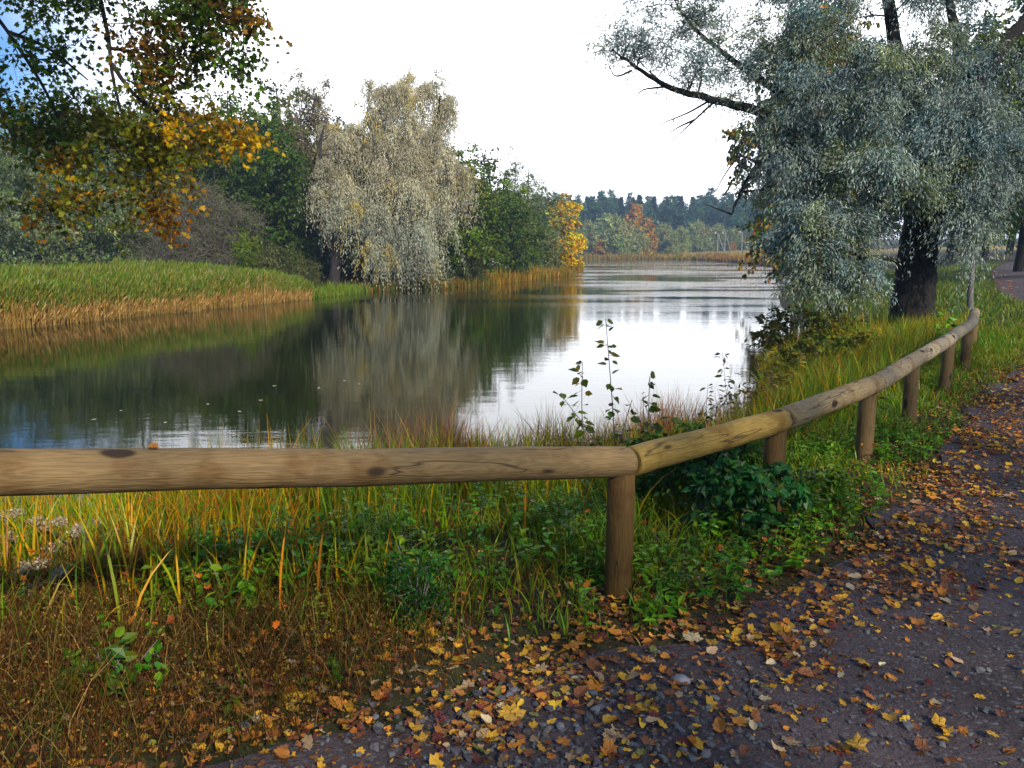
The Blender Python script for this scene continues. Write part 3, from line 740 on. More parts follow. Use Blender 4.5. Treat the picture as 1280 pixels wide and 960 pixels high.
# ---- poles on the far bank
def pole(px, Y, row_top, label, brace=None):
    x = X(px, Y); z0 = float(zland(np.array([x]), np.array([Y]))[0]); h = height_for(px, Y, row_top)
    root = empty('utility_pole', (x, Y, z0))
    b = Buf(); tube(b, [(0, 0, -.4), (0, 0, h * .5), (0, 0, h)], [.17, .15, .12], 10); b.build('post', M['concrete'], root)
    c = Buf(); tube(c, [(-.75, 0, h - .25), (.3, 0, h - .25)], [.05, .05], 6); c.build('crossarm', M['concrete'], root)
    i_ = Buf(); tube(i_, [(-.7, 0, h - .2), (-.7, 0, h - .02), (-.7, 0, h + .22)], [.10, .16, .10], 8); i_.build('insulator', M['white'], root)
    if brace:
        d = Buf(); tube(d, [(brace, .1, -.4), (.05, .0, h * .92)], [.13, .10], 8); d.build('brace', M['concrete'], root)
    tag(root, label, 'pole', 'poles on the far bank')
pole(893, 222, 291, 'pole with a diagonal brace on the far bank, left of the braced pair', 2.6)
pole(902, 224, 291, 'pole with a diagonal brace on the far bank, right of the braced pair', 2.2)
pole(923, 222, 290, 'single upright pole without a brace on the far bank', None)

# ---- trees on the right bank, beyond and beside the big willow
GY = [(.10, .13, .02), (.07, .11, .02), (.30, .22, .02), (.42, .24, .015)]
T_rm = make_tree('green_yellow_maple_tree', 14, 7.5, .25, GY, 41, wts=[3, 3, 2, 2], ncl=190, K=7, per=16, ll=.20, lw=.17, low=.1, tpl=OVAL, cvar=.45)
T_park = make_tree('park_tree', 16, 9, .33, [(.045, .075, .016), (.07, .10, .02), (.12, .13, .02)], 42, ncl=190, K=7, per=15, ll=.22, lw=.15, low=.24, tpl=OVAL, cvar=.3)
stand(T_rm, 14, 994, 43, -40, 'maple turning from green to yellow behind the big willow', None, wide=.72)
RP = 'park trees to the right of the river'
for px, Y, row, lab, wd in [(1268, 44, -60, 'park tree with a dark trunk beside the far end of the path', .9), (1350, 37, -160, 'park tree leaning over the path from outside the right edge', 1), (1225, 66, 90, 'park tree standing straight behind the thin grey trunk', .9),
        (1180, 80, 120, 'park tree behind the trunk of the big willow', 1), (1120, 88, 130, 'park tree behind the lower crown of the big willow', 1), (1070, 96, 150, 'park tree behind the drooping left side of the big willow', 1), (1290, 70, 60, 'park tree deep in the shade at the right edge', 1), (1330, 90, 100, 'park tree furthest back along the path', 1.1), (1253, 95, 120, 'park tree in the dark gap above the far path', 1.1)]:
    stand(T_park, 16, px, Y, row, lab, RP, wide=wd)

T_open = make_tree('added_shade_tree', 14, 8.5, .28, [(.06, .10, .02), (.10, .13, .025), (.2, .17, .03)], 43, ncl=75, K=6, per=8, ll=.19, lw=.12, low=.34, tpl=OVAL, rc=1.0)  # unseen trees, added so their open crowns shade the path and rail
for i_, (x, y, lab) in enumerate([(7.5, -6.0, 'open-crowned shade tree added on the far side of the path behind the camera'), (12.5, -3.2, 'open-crowned shade tree added across the path, out of view past the right edge')]):
    o = T_open if i_ == 0 else copy_tree(T_open); place(o, x, y, 1, i_ * 2.1, lab, 'tree', 'shade trees added behind the camera')
# thin grey trunk behind the fence end
def thin_trunk():
    g = np.random.default_rng(5); b0 = P(1213, 378, 20); root = empty('young_tree', b0); wood, leaf = Buf(), Buf()
    b0[2] = float(zland(b0[:1], b0[1:2])[0])
    pts = np.array([P(1213, 385, 20), P(1214, 350, 20), P(1217, 310, 20), P(1219, 260, 20.2), P(1222, 190, 20.4), P(1224, 110, 20.6)])
    pts[0, 2] = b0[2] - .1
    cl = blobs([(P(1225, 110, 20.6), (1.3, 1.3, 1.6), 36)], g)
    skeleton([(pts, .085, .02, 8)], .08, cl, g, wood=wood)
    foliage(leaf, wood, cl, .5, g, 6, 14, .11, .07, .2, .3, [(.07, .10, .02), (.12, .13, .02)], None, OVAL)
    wood.build('trunk', M['bark_grey'], root).location = -Vector(root.location); leaf.build('crown', M['leaf'], root, smooth=False).location = -Vector(root.location)
    tag(root, 'young tree with a thin grey trunk behind the far end of the fence', 'tree')
thin_trunk()

# ---- big silvery willow, right
def big_willow():
    g = np.random.default_rng(51); D = 17.6
    def q(px, py, dd=0): return P(px, py, D + dd)
    b0 = q(1140, 412); b0[2] = float(zland(b0[:1], b0[1:2])[0])
    root = empty('silver_willow', b0); wood, leaf = Buf(), Buf()
    foot = q(1137, 418); foot[2] = b0[2] - .25
    limbs = [([foot, q(1141, 385), q(1145, 340), q(1150, 300), q(1158, 262)], .47, .36, 16),
             ([q(1152, 290), q(1128, 248, -.2), q(1080, 205, -.3), q(1020, 160, -.3), q(945, 138), q(890, 124), q(835, 108), q(790, 80), q(765, 62)], .20, .012, 9),
             ([q(1020, 160, -.3), q(985, 125), q(925, 82), q(875, 42), (q(845, 5))], .11, .02, 7),
             ([q(1158, 266), q(1185, 200, .3), q(1212, 105, .5), q(1196, 50, .6), q(1178, -40, .6)], .30, .06, 9),
             ([q(1190, 185, .3), q(1232, 90, .2), q(1290, 12, .2), q(1340, -60)], .24, .05, 8),
             ([q(1140, 252), q(1085, 200, -.8), q(1030, 186, -.8), q(975, 186, -.8), q(950, 203, -.8), q(928, 235, -.8), q(915, 268, -.8)], .16, .015, 7),
             ([q(1158, 270), q(1150, 160, .8), q(1118, 50, .9), q(1100, -130, 1)], .30, .08, 9),
             ([q(1130, 330), q(1105, 322, -.9), q(1075, 320, -1.4), q(1040, 306, -1.7), (q(1010, 300, -1.8))], .06, .012, 6),
             ([q(1150, 300), q(1180, 265, -.7), q(1215, 255, -1), q(1240, 265, -1.1)], .12, .02, 7)]
    # broken stub with pale torn wood
    st = Buf(); tube(st, [q(1168, 272, -.35), q(1183, 262, -.55), q(1194, 252, -.6)], [.19, .16, .10], 10)
    bare = [[q(890, 124), q(862, 140), q(838, 150), q(818, 158)], [q(892, 128), q(868, 150), q(852, 165), q(836, 180)], [q(868, 150), q(850, 158), q(834, 168)], [q(835, 108), q(805, 112), q(795, 122)], [q(945, 203, -.8), q(925, 196, -.8), q(905, 220, -.8), q(893, 245, -.8)], [q(915, 225, -.8), q(908, 240, -.8), q(900, 246, -.8)], [q(790, 88), q(770, 95), q(760, 80)], [q(915, 268, -.8), q(900, 262, -.8), q(880, 255, -.8)], [q(890, 124), q(845, 112), q(812, 90), q(790, 62)]]
    for b in bare: limbs.append((b, .028, .006, 5))
    spec = [(q(1090, 60), (2.6, 2.2, 1.6), 60), (q(1050, 140, -.4), (1.9, 2, 1.4), 48), (q(1130, 160, -.9), (1.9, 1.2, 1.5), 44), (q(1010, 215, -.6), (1.25, 1.4, .8), 24),
            (q(1075, 240, -1.1), (1.5, 1.1, 1.0), 32), (q(1020, 290, -1.4), (1.05, .9, .65), 20), (q(1045, 335, -1.5), (.8, .7, .5), 12), (q(1200, 195, -.8), (1.2, 1.2, 1.5), 34),
            (q(1232, 130, .3), (1.0, 1.3, 1.5), 16), (q(1205, 285, -1.2), (.75, .5, .45), 11), (q(1170, 225, -1.4), (.9, .5, .8), 14), (q(865, 60, 0), (1.6, 1.2, .85), 26),
            (q(805, 45), (.9, .8, .6), 8), (q(930, 100), (.8, .8, .8), 10), (q(750, 58), (.35, .4, .15), 2), (q(870, 5), (1.3, 1.2, .6), 12), (q(900, 95), (.9, .9, .35), 7), (q(985, 175, -.4), (.7, .8, .4), 8),
            (q(1100, -90, .6), (4.2, 3, 1.6), 44), (q(980, -40, 0), (1.4, 1.6, .9), 6), (q(1260, -80, .5), (2.4, 2.2, 1.6), 20)]
    cl = blobs(spec, g)
    px, py, d = proj(cl)
    hole = (((px - 1118) / 50) ** 2 + ((py - 22) / 34) ** 2 < 1) | ((px > 1090) & (px < 1196) & (py > 240) & (d < 18.2)) | ((py < 45) & (px > 905) & (px < 950))
    cl = cl[~hole]; py = py[~hole]; px = px[~hole]
    skeleton(limbs, .5, cl, g, wood=wood, tip=.012)
    n = len(cl)
    sil = np.array([.18, .225, .19]); blu = np.array([.085, .145, .150]); oli = np.array([.14, .165, .07])
    u = g.random((n, 1)); cc = np.where(u < .38, sil, np.where(u < .70, blu, oli)) * np.exp(g.normal(0, .3, (n, 1)))
    sparse = px < 960
    foliage(leaf, wood, cl[~sparse], .66 * g.uniform(.7, 1.3, (~sparse).sum()), g, K=11, per=66, ll=.085, lw=.024, droop=.75, upb=.25, var=.36, spread=.07, hang=.45, flat=.7, ccol=cc[~sparse], twr=.004)
    foliage(leaf, wood, cl[sparse], .62 * g.uniform(.7, 1.3, sparse.sum()), g, K=12, per=26, ll=.08, lw=.022, droop=.35, upb=.45, var=.3, spread=.06, hang=.35, flat=.8, ccol=cc[sparse] * .95, twr=.006)
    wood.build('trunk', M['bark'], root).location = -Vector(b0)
    s_ = st.build('broken_limb', M['bark_grey'], root); s_.location = -Vector(b0); s_['label'] = 'pale broken stub of a limb'
    leaf.build('crown', M['willow_leaf'], root, smooth=False).location = -Vector(b0)
    tag(root, 'huge silver-grey willow with a thick dark trunk leaning its limbs over the river', 'tree')
big_willow()

# ---- maple hanging into the upper left
def hanging_maple():
    g = np.random.default_rng(61); D = 9.6
    b0 = np.array([-6.6, 3.6, 0]); b0[2] = float(zland(b0[:1], b0[1:2])[0])
    root = empty('maple_tree', b0); wood, leaf = Buf(), Buf()
    def q(px, py, dd=0): return P(px, py, D + dd)
    top = b0 + np.array([.3, .8, 5.4])
    limbs = [([b0 + [0, 0, -.3], b0 + [.1, .2, 2], b0 + [.2, .5, 4], top, b0 + [.2, 1.2, 8], b0 + [.5, 1.6, 11]], .28, .06, 12),
             ([top, q(-120, -220, -1), q(40, -120), q(110, -40), q(134, 40), q(140, 90), q(152, 140), q(175, 190), q(198, 225)], .042, .007, 7),
             ([q(40, -120), q(170, -60, .4), q(250, 0, .4), q(285, 35, .3), q(305, 60, .3)], .03, .007, 6),
             ([q(140, 80), q(170, 120), q(215, 150), q(262, 165), q(300, 168)], .03, .006, 5),
             ([q(-120, -220, -1), q(-60, -60, .3), q(10, 40, .3), q(55, 110, .3), q(74, 160), (q(74, 215)), q(66, 262)], .03, .006, 6),
             ([q(72, 225), q(95, 260), q(112, 268)], .012, .005, 5), ([q(10, 40, .3), q(60, 60), q(110, 100)], .03, .008, 5), ([q(134, 60), q(190, 70), q(230, 95)], .025, .006, 5),
             ([q(-60, -60, .3), q(-20, 60, -.3), q(5, 150, -.3), q(25, 180, -.3)], .03, .007, 5)]
    rows = []
    def cl_(px, py, rp, n, col, dd=0):
        for _ in range(n):
            a = g.uniform(0, 6.28); r = math.sqrt(g.random())
            rows.append((q(px + rp[0] * r * math.cos(a), py + rp[1] * r * math.sin(a), dd + g.uniform(-.7, .7)), col))
    dk = (.065, .105, .016); br = (.18, .10, .022); gd = (.36, .22, .015); og = (.40, .17, .012); ol = (.12, .12, .015)
    cl_(250, 35, (70, 45), 26, dk); cl_(270, 30, (50, 30), 8, br); cl_(180, 5, (150, 30), 22, dk); cl_(285, 75, (32, 18), 7, dk); cl_(60, 5, (70, 40), 10, dk); cl_(195, 60, (45, 40), 10, br)
    cl_(90, 85, (100, 55), 13, dk); cl_(215, 105, (45, 22), 8, ol); cl_(110, 165, (110, 25), 22, ol); cl_(70, 172, (60, 18), 8, dk); cl_(200, 165, (70, 30), 14, ol); cl_(255, 165, (50, 17), 12, gd); cl_(300, 170, (16, 10), 4, gd)
    cl_(185, 215, (35, 30), 9, ol); cl_(205, 240, (26, 20), 7, gd); cl_(215, 262, (16, 8), 3, og); cl_(165, 265, (12, 12), 2, ol)
    cl_(80, 205, (28, 18), 5, gd); cl_(66, 252, (32, 14), 3, gd); cl_(70, 250, (34, 14), 4, ol); cl_(105, 256, (18, 10), 3, ol); cl_(45, 268, (14, 8), 1, og); cl_(25, 165, (25, 20), 4, ol); cl_(40, 130, (50, 25), 6, dk)
    cl_(60, -90, (260, 60), 46, dk); cl_(0, -220, (300, 90), 50, dk); cl_(-170, -60, (120, 120), 30, dk)
    C = np.array([r[0] for r in rows]); cc = np.array([r[1] for r in rows])
    up = blobs([(b0 + [.4, 1.5, 8.5], (3.6, 3.6, 3.2), 110), (b0 + [3.2, -.4, 9], (3.2, 3, 2.2), 70)], g)
    skeleton(limbs, .2, np.vstack([C, up]), g, wood=wood, tip=.006, up=-.05)
    cc = cc * np.exp(g.normal(0, .3, (len(cc), 1)))
    foliage(leaf, wood, C, .36 * g.uniform(.7, 1.3, len(C)), g, K=6, per=9, ll=.058, lw=.06, droop=.15, upb=-.05, var=.35, spread=.05, hang=.7, ccol=cc, tpl=MAPLE5, twr=.0035)
    foliage(leaf, wood, up, .8, g, K=6, per=9, ll=.13, lw=.13, droop=.2, upb=.1, cols=[dk, ol, gd], wts=[3, 2, 1], spread=.06, tpl=MAPLE5, twr=.006)
    wood.build('trunk', M['bark_dark'], root).location = -Vector(b0)
    leaf.build('crown', M['maple_leaf'], root, smooth=False).location = -Vector(b0)
    tag(root, 'maple with dark green to golden leaves hanging into the upper left over the river', 'tree')
hanging_maple()

# ------------------------------------------------------------------ fence
def fence():
    posts_px = [(775, 577.5, 3.75), (970, 525, 4.85), (1087, 482, 6.2), (1143, 449, 7.6), (1184, 424, 9.3), (1211, 406, 11.1), (1219, 391, 13.0)]
    joints_px = [(787, 577.5, 3.75), (979, 524, 4.85), (1096, 479.5, 6.2), (1151, 446, 7.6), (1190, 422, 9.3), (1215, 404, 11.1), (1218.5, 390.5, 13.0)]
    J = [P(*j) for j in joints_px]
    Lp = P(0, 589, 2.42)
    d = Lp - J[0]; J = [J[0] + d * 1.42] + J
    root = empty('wooden_fence', (J[1][0], J[1][1], 0))
    off = -Vector(root.location)
    RR = .0725
    tints = [(.225, .145, .062, 1), (.28, .18, .04, 1), (.30, .215, .105, 1), (.34, .25, .14, 1), (.35, .28, .18, 1), (.34, .27, .17, 1), (.34, .27, .17, 1)]
    dirs = [unit(J[i + 1] - J[i]) for i in range(len(J) - 1)]
    for i in range(len(J) - 1):
        a, b, dx = J[i], J[i + 1], dirs[i]; L_ = np.linalg.norm(b - a)
        n0 = dx if i == 0 else unit(dirs[i - 1] + dx); n1 = dx if i == len(J) - 2 else unit(dx + dirs[i + 1])
        up = np.array([0, 0, 1.]); y = unit(np.cross(up, dx)); z = np.cross(dx, y)
        g = np.random.default_rng(200 + i)
        sides = 40; nst = 28; ang = np.linspace(0, 2 * math.pi, sides, endpoint=False)
        r_ = np.stack([np.cos(ang), np.sin(ang)], -1)
        ext = .04 if i == len(J) - 2 else 0
        st = np.concatenate([[0, .005, .012], np.linspace(.05, .95, nst) * 1, [1, 1, 1]]); verts = []
        # slightly uneven, slightly bowed log
        wob = np.cumsum(g.normal(0, .0012, (len(st), 2)), 0); wob -= np.linspace(0, 1, len(st))[:, None] * wob[-1]
        lump = 1 + .012 * np.sin(ang * 2 + g.uniform(0, 6)) + .008 * np.sin(ang * 3 + g.uniform(0, 6))
        for k, s in enumerate(st):
            rr = RR * (1 + .012 * math.sin(s * 9 + i)); inset = 0
            if k == 0 or k == len(st) - 1: rr *= .85
            if k == 1 or k == len(st) - 2: rr *= .96
            lateral = (r_ * rr * lump[:, None] + wob[k])
            p = lateral[:, :1] * y + lateral[:, 1:] * z
            if s == 0 or k < 3:
                t = -(p @ n0) / (dx @ n0) + [.014, .017, .035][k]
            elif k >= len(st) - 3:
                t = L_ + ext - (p @ n1) / (dx @ n1) - [.035, .017, .014][k - len(st) + 3]
            else: t = np.full(sides, s * L_)
            verts.append(np.stack([t, lateral[:, 0], lateral[:, 1]], -1))
        v = np.concatenate(verts); kk = np.arange(sides); k2 = (kk + 1) % sides; bf = Buf()
        f = np.concatenate([np.stack([j * sides + kk, j * sides + k2, (j + 1) * sides + k2, (j + 1) * sides + kk], 1) for j in range(len(st) - 1)])
        bf.add(v, f)
        bf.add(np.vstack([verts[0], verts[0].mean(0)]), np.stack([k2, kk, np.full(sides, sides)], 1))
        bf.add(np.vstack([verts[-1], verts[-1].mean(0)]), np.stack([kk, k2, np.full(sides, sides)], 1))
        o = bf.build('rail', M['wood'], root)
        mw = Matrix(((dx[0], y[0], z[0], a[0]), (dx[1], y[1], z[1], a[1]), (dx[2], y[2], z[2], a[2]), (0, 0, 0, 1)))
        o.matrix_basis = Matrix.Translation(off) @ mw
        o.color = tints[i]
        if i == 0: o['label'] = 'nearest rail, weathered grey-brown with dark knots'
        if i == 1: o['label'] = 'yellowish rail with swirling grain'
    ps = [P(*p) for p in posts_px]; ps = [J[0]] + ps
    for i, p in enumerate(ps):
        zb = float(zland(p[:1], p[1:2])[0]) - .3; zt = p[2] - RR * .62
        h = zt - zb; bf = Buf(); g = np.random.default_rng(300 + i)
        lean = g.normal(0, .006, 2)
        pts = np.array([(0, 0, 0), (h * .3, lean[0], lean[1]), (h * .7, lean[0] * 2, lean[1] * 2), (h - .008, lean[0] * 2, lean[1] * 2), (h, lean[0] * 2, lean[1] * 2)])
        tube(bf, pts, [.067, .066, .065, .065, .058], 32)
        o = bf.build('post', M['wood'], root)
        mw = Matrix(((0, 0, 1, p[0]), (0, 1, 0, p[1]), (1, 0, 0, zb), (0, 0, 0, 1)))
        mw = Matrix(((0, 1, 0, p[0]), (0, 0, 1, p[1]), (1, 0, 0, zb), (0, 0, 0, 1)))
        o.matrix_basis = Matrix.Translation(off) @ mw
        o.color = (.125, .066, .015, 1) if i < 3 else (.17, .105, .04, 1)
    tag(root, 'low fence of round timber rails on round posts between path and river', 'fence')
    return J, ps
FJ, FPOSTS = fence()

# ------------------------------------------------------------------ ground cover (stuff)
def region(n, x0, x1, y0, y1):
    p = np.stack([rng.uniform(x0, x1, n), rng.uniform(y0, y1, n)], -1)
    s = sdf(p[:, 0], p[:, 1]); e = path_sd(p[:, 0], p[:, 1])
    z = zland(p[:, 0], p[:, 1], s)
    q = np.c_[p, z]; m = inview(q)
    return q[m], s[m], e[m]
fl = np.array([p[:2] for p in FJ])
def fence_side(x, y):
    """positive on the river side of the fence"""
    best = np.full(len(x), 1e9); sg = np.ones(len(x))
    for a, b in zip(fl[:-1], fl[1:]):
        e = b - a; t = np.clip(((x - a[0]) * e[0] + (y - a[1]) * e[1]) / (e @ e), 0, 1)
        d = np.hypot(x - a[0] - t * e[0], y - a[1] - t * e[1]); m = d < best
        best = np.where(m, d, best); sg = np.where(m, np.where(e[0] * (y - a[1]) - e[1] * (x - a[0]) > 0, 1, -1), sg)
    return best * sg

def clear_of_posts(q):
    ok = np.ones(len(q), bool)
    for p in FPOSTS[1:]:
        v = -p[:2] / np.hypot(p[0], p[1]); r = q[:, :2] - p[:2]; t = np.clip(r @ v, 0, .55)
        ok &= np.hypot(*(r - t[:, None] * v).T) > .10
    return ok
# short verge grass
vb = Buf()
q, s, e = region(300000, -3, 11, 1.5, 16)
fs = fence_side(q[:, 0], q[:, 1]); pn = vnoise(q[:, 0], q[:, 1], .45, 12)
keep = (e > .05) & (s > .15) & (rng.random(len(q)) < np.clip((e - .02) * 1.6, 0, 1) * (.25 + .75 * sstep(.3, .6, pn)) * np.where(q[:, 0] < .2, .25, 1))
keep &= ~((q[:, 1] < 3.1 + .1 * q[:, 0]) & (rng.random(len(q)) < .8))
keep &= clear_of_posts(q) | (rng.random(len(q)) < .3); q = q[keep]; e = e[keep]; s = s[keep]
n = len(q); tall = vnoise(q[:, 0], q[:, 1], .8, 13)
hh = rng.uniform(.05, .14, n) * (.7 + 1.3 * tall) * np.clip(.5 + e, .5, 1.5)
hue = vnoise(q[:, 0], q[:, 1], .6, 14)[:, None]
c1 = pal(n, [(.13, .20, .016), (.18, .24, .02), (.095, .165, .014)]); c2 = pal(n, [(.20, .19, .03), (.28, .22, .05), (.12, .15, .02)])
blades(vb, q, hh, rng.uniform(.004, .008, n) * (1 + q[:, 1] * .06), rng.uniform(0, 6.28, n), rng.uniform(.1, .9, n), np.where(rng.random((n, 1)) < hue * .8, c2, c1), 3)
# coarser verge further off
q, s, e = region(160000, 2, 40, 14, 60)
keep = (s > .3) & ((e > .1) | (e < -PATHW - .1)); q = q[keep]; n = len(q)
keep = rng.random(n) < np.clip(22 / q[:, 1], 0, 1); q = q[keep]; n = len(q)
blades(vb, q, rng.uniform(.08, .28, n), rng.uniform(.012, .03, n), rng.uniform(0, 6.28, n), rng.uniform(.1, .9, n), pal(n, [(.06, .115, .014), (.10, .15, .02), (.16, .16, .03)]), 2)
tag(vb.build('verge_grass', M['grass'], smooth=False), 'short green grass on the verge beside the path', kind='stuff')

# tall sedge and grass of the bank
tb = Buf()
q, s, e = region(270000, -9, 9, 3, 22)
fs = fence_side(q[:, 0], q[:, 1]); px, py, dd = proj(q); pn = vnoise(q[:, 0], q[:, 1], .5, 15)
keep = (s > .02) & (s < 5.2) & (fs > .5) & (rng.random(len(q)) < np.clip(1.35 - s * .22, .06, 1) * (.2 + .8 * sstep(.32, .6, pn)))
keep &= ~((px > 800) & (px < 1000) & (q[:, 1] < 6.3))
q = q[keep]; s = s[keep]; px = px[keep]; n = len(q)
k_red = sstep(430, 560, px) * sstep(1.9, 1.0, s) * sstep(1000, 850, px)
gold = pal(n, [(.44, .30, .04), (.50, .30, .05), (.32, .28, .035), (.38, .18, .04)]); grn = pal(n, [(.16, .21, .022), (.22, .25, .028), (.11, .18, .025)]); red = pal(n, [(.16, .085, .055), (.22, .12, .07), (.11, .06, .05)])
u = rng.random(n); mixg = vnoise(q[:, 0], q[:, 1], .5, 16)
cc = np.where((u < (.25 + .75 * mixg - .12) * np.where(px > 930, .45, 1) * np.where((px > 400) & (px < 800) & (k_red < .5), .4, 1))[:, None], gold, grn); cc = np.where((rng.random(n) < k_red * .5)[:, None], red, cc)
hh = rng.uniform(.32, .72, n) * (.75 + .5 * mixg) * np.where(k_red > .5, 1.05, 1.0) * np.where(s > 2.4, .72, 1)
hh = hh * np.where((px < 330), .95, 1)
blades(tb, q, hh, rng.uniform(.006, .013, n), rng.uniform(0, 6.28, n), rng.gamma(2, .17, n), cc, 5)
q, s, e = region(95000, -2.2, 3.2, 6, 11)
keep = (s > -.25) & (s < 1.7) & (rng.random(len(q)) < .75 * sstep(.35, .62, vnoise(q[:, 0], q[:, 1], .33, 51))); q = q[keep]; n = len(q)
px = proj(q)[0]; kx = sstep(420, 520, px) * sstep(960, 860, px); keep = rng.random(n) < kx; q = q[keep]; n = len(q)
q[:, 2] = np.maximum(q[:, 2], ZW - .1)
blades(tb, q, rng.uniform(.35, .8, n) * (.6 + .9 * vnoise(q[:, 0], q[:, 1], .5, 52)), rng.uniform(.005, .012, n), rng.uniform(0, 6.28, n), rng.gamma(2, .17, n), pal(n, [(.18, .09, .065), (.24, .12, .08), (.12, .07, .065), (.30, .20, .11), (.20, .19, .05), (.34, .24, .06)], [4, 4, 3, 2, 1, 1]), 4)
tag(tb.build('sedge', M['grass'], smooth=False), 'tall golden and green sedge on the bank behind the fence', kind='stuff')

# dead brown stems, left foreground
db = Buf()
q, s, e = region(130000, -4.5, 1.0, 1.9, 6)
px, py, dd = proj(q); fs = fence_side(q[:, 0], q[:, 1])
dens = sstep(640, 380, px) * sstep(4.7, 3.8, q[:, 1]) * sstep(-.05, .3, e) + .18 * sstep(900, 600, px) * sstep(.3, .8, e)
keep = (rng.random(len(q)) < dens * .5); q = q[keep]; n = len(q)
hh = rng.uniform(.05, .24, n) * (.6 + .8 * vnoise(q[:, 0], q[:, 1], .4, 22))
brn = [(.065, .030, .013), (.09, .047, .02), (.038, .018, .010), (.19, .13, .07), (.045, .055, .013)]
blades(db, q, hh, rng.uniform(.0015, .004, n), rng.uniform(0, 6.28, n), rng.uniform(.1, 1.0, n), pal(n, brn), 3, tiplow=.4)
m = int(n * 1.6); j = rng.integers(0, n, m); t = rng.uniform(.3, 1, m)
pp = q[j] + np.c_[rng.normal(0, .06, (m, 2)), hh[j] * t * .9]
sz = rng.uniform(.007, .020, m)
scatter(db, LENS, pp, rdirs(m), rdirs(m), sz, sz * .45, pal(m, brn + [(.10, .09, .02), (.28, .18, .09)]))
tag(db.build('dry_weeds', M['dry'], smooth=False), 'dead brown weeds and stems below the nearest rail', kind='stuff')

# leafy herbs (nettle, ground elder) low on the bank and round the posts
hb = Buf()
def herb(n, x0, x1, y0, y1, maskf, hmax, lsz, cols, tpl=OVAL, per=9):
    q, s, e = region(n, x0, x1, y0, y1)
    fs = fence_side(q[:, 0], q[:, 1]); k = (rng.random(len(q)) < maskf(q, s, e, fs)) & clear_of_posts(q); q = q[k]; n_ = len(q)
    if n_ == 0: return
    hh = rng.uniform(.35, 1, n_) * hmax; az = rng.uniform(0, 6.28, n_); bd = rng.uniform(0, .35, n_)
    blades(hb, q, hh, .004, az, bd, pal(n_, [(.07, .09, .02)]), 3, tiplow=.6)
    j = np.repeat(np.arange(n_), per); m_ = len(j); t = rng.uniform(.25, 1, m_)
    p = q[j] + np.stack([np.cos(az[j]) * hh[j] * bd[j] * t * t, np.sin(az[j]) * hh[j] * bd[j] * t * t, hh[j] * t * (1 - .1 * bd[j])], -1)
    a2 = rng.uniform(0, 6.28, m_); d = np.stack([np.cos(a2), np.sin(a2), rng.uniform(-.5, .35, m_)], -1)
    nn = unit(rng.normal(0, .35, (m_, 3)) + [0, 0, 1]); sz = lsz * rng.uniform(.5, 1.3, m_) * (1.15 - .5 * t)
    cb = pal(n_, cols, None, .18)[j] * np.exp(rng.normal(0, .15, (m_, 1)))
    scatter(hb, tpl, p, d, nn, sz, sz * rng.uniform(.4, .6), cb)
GRN = [(.085, .18, .018), (.12, .21, .022), (.17, .23, .025), (.07, .145, .02)]
herb(3600, .3, 4.4, 2.8, 7.5, lambda q, s, e, f: ((e > .12) & (f > -.75)) * sstep(.36, .6, vnoise(q[:, 0], q[:, 1], .5, 17)) * .9, .26, .062, GRN)
herb(1500, -1.6, 1.2, 3.2, 6.0, lambda q, s, e, f: (f > .4) * sstep(.45, .65, vnoise(q[:, 0], q[:, 1], .6, 18)), .40, .060, GRN)
herb(400, -4.5, 0, 2.2, 4.0, lambda q, s, e, f: (e > .2) * .2, .22, .05, GRN + [(.10, .10, .02)])
herb(3500, 3, 11, 6, 22, lambda q, s, e, f: ((s > .3) & (f > .1)) * sstep(.35, .6, vnoise(q[:, 0], q[:, 1], .9, 19)) * .8, .45, .085, GRN + [(.16, .16, .03), (.20, .15, .03)])
herb(1600, 2, 9, 5, 14, lambda q, s, e, f: ((e > .2) & (f < 0)) * sstep(.4, .6, vnoise(q[:, 0], q[:, 1], .5, 20)) * .6, .16, .05, GRN + [(.17, .18, .03)])
tag(hb.build('bank_herbs', M['leaf'], smooth=False), 'green leafy nettles and ground herbs around the fence posts', kind='stuff')

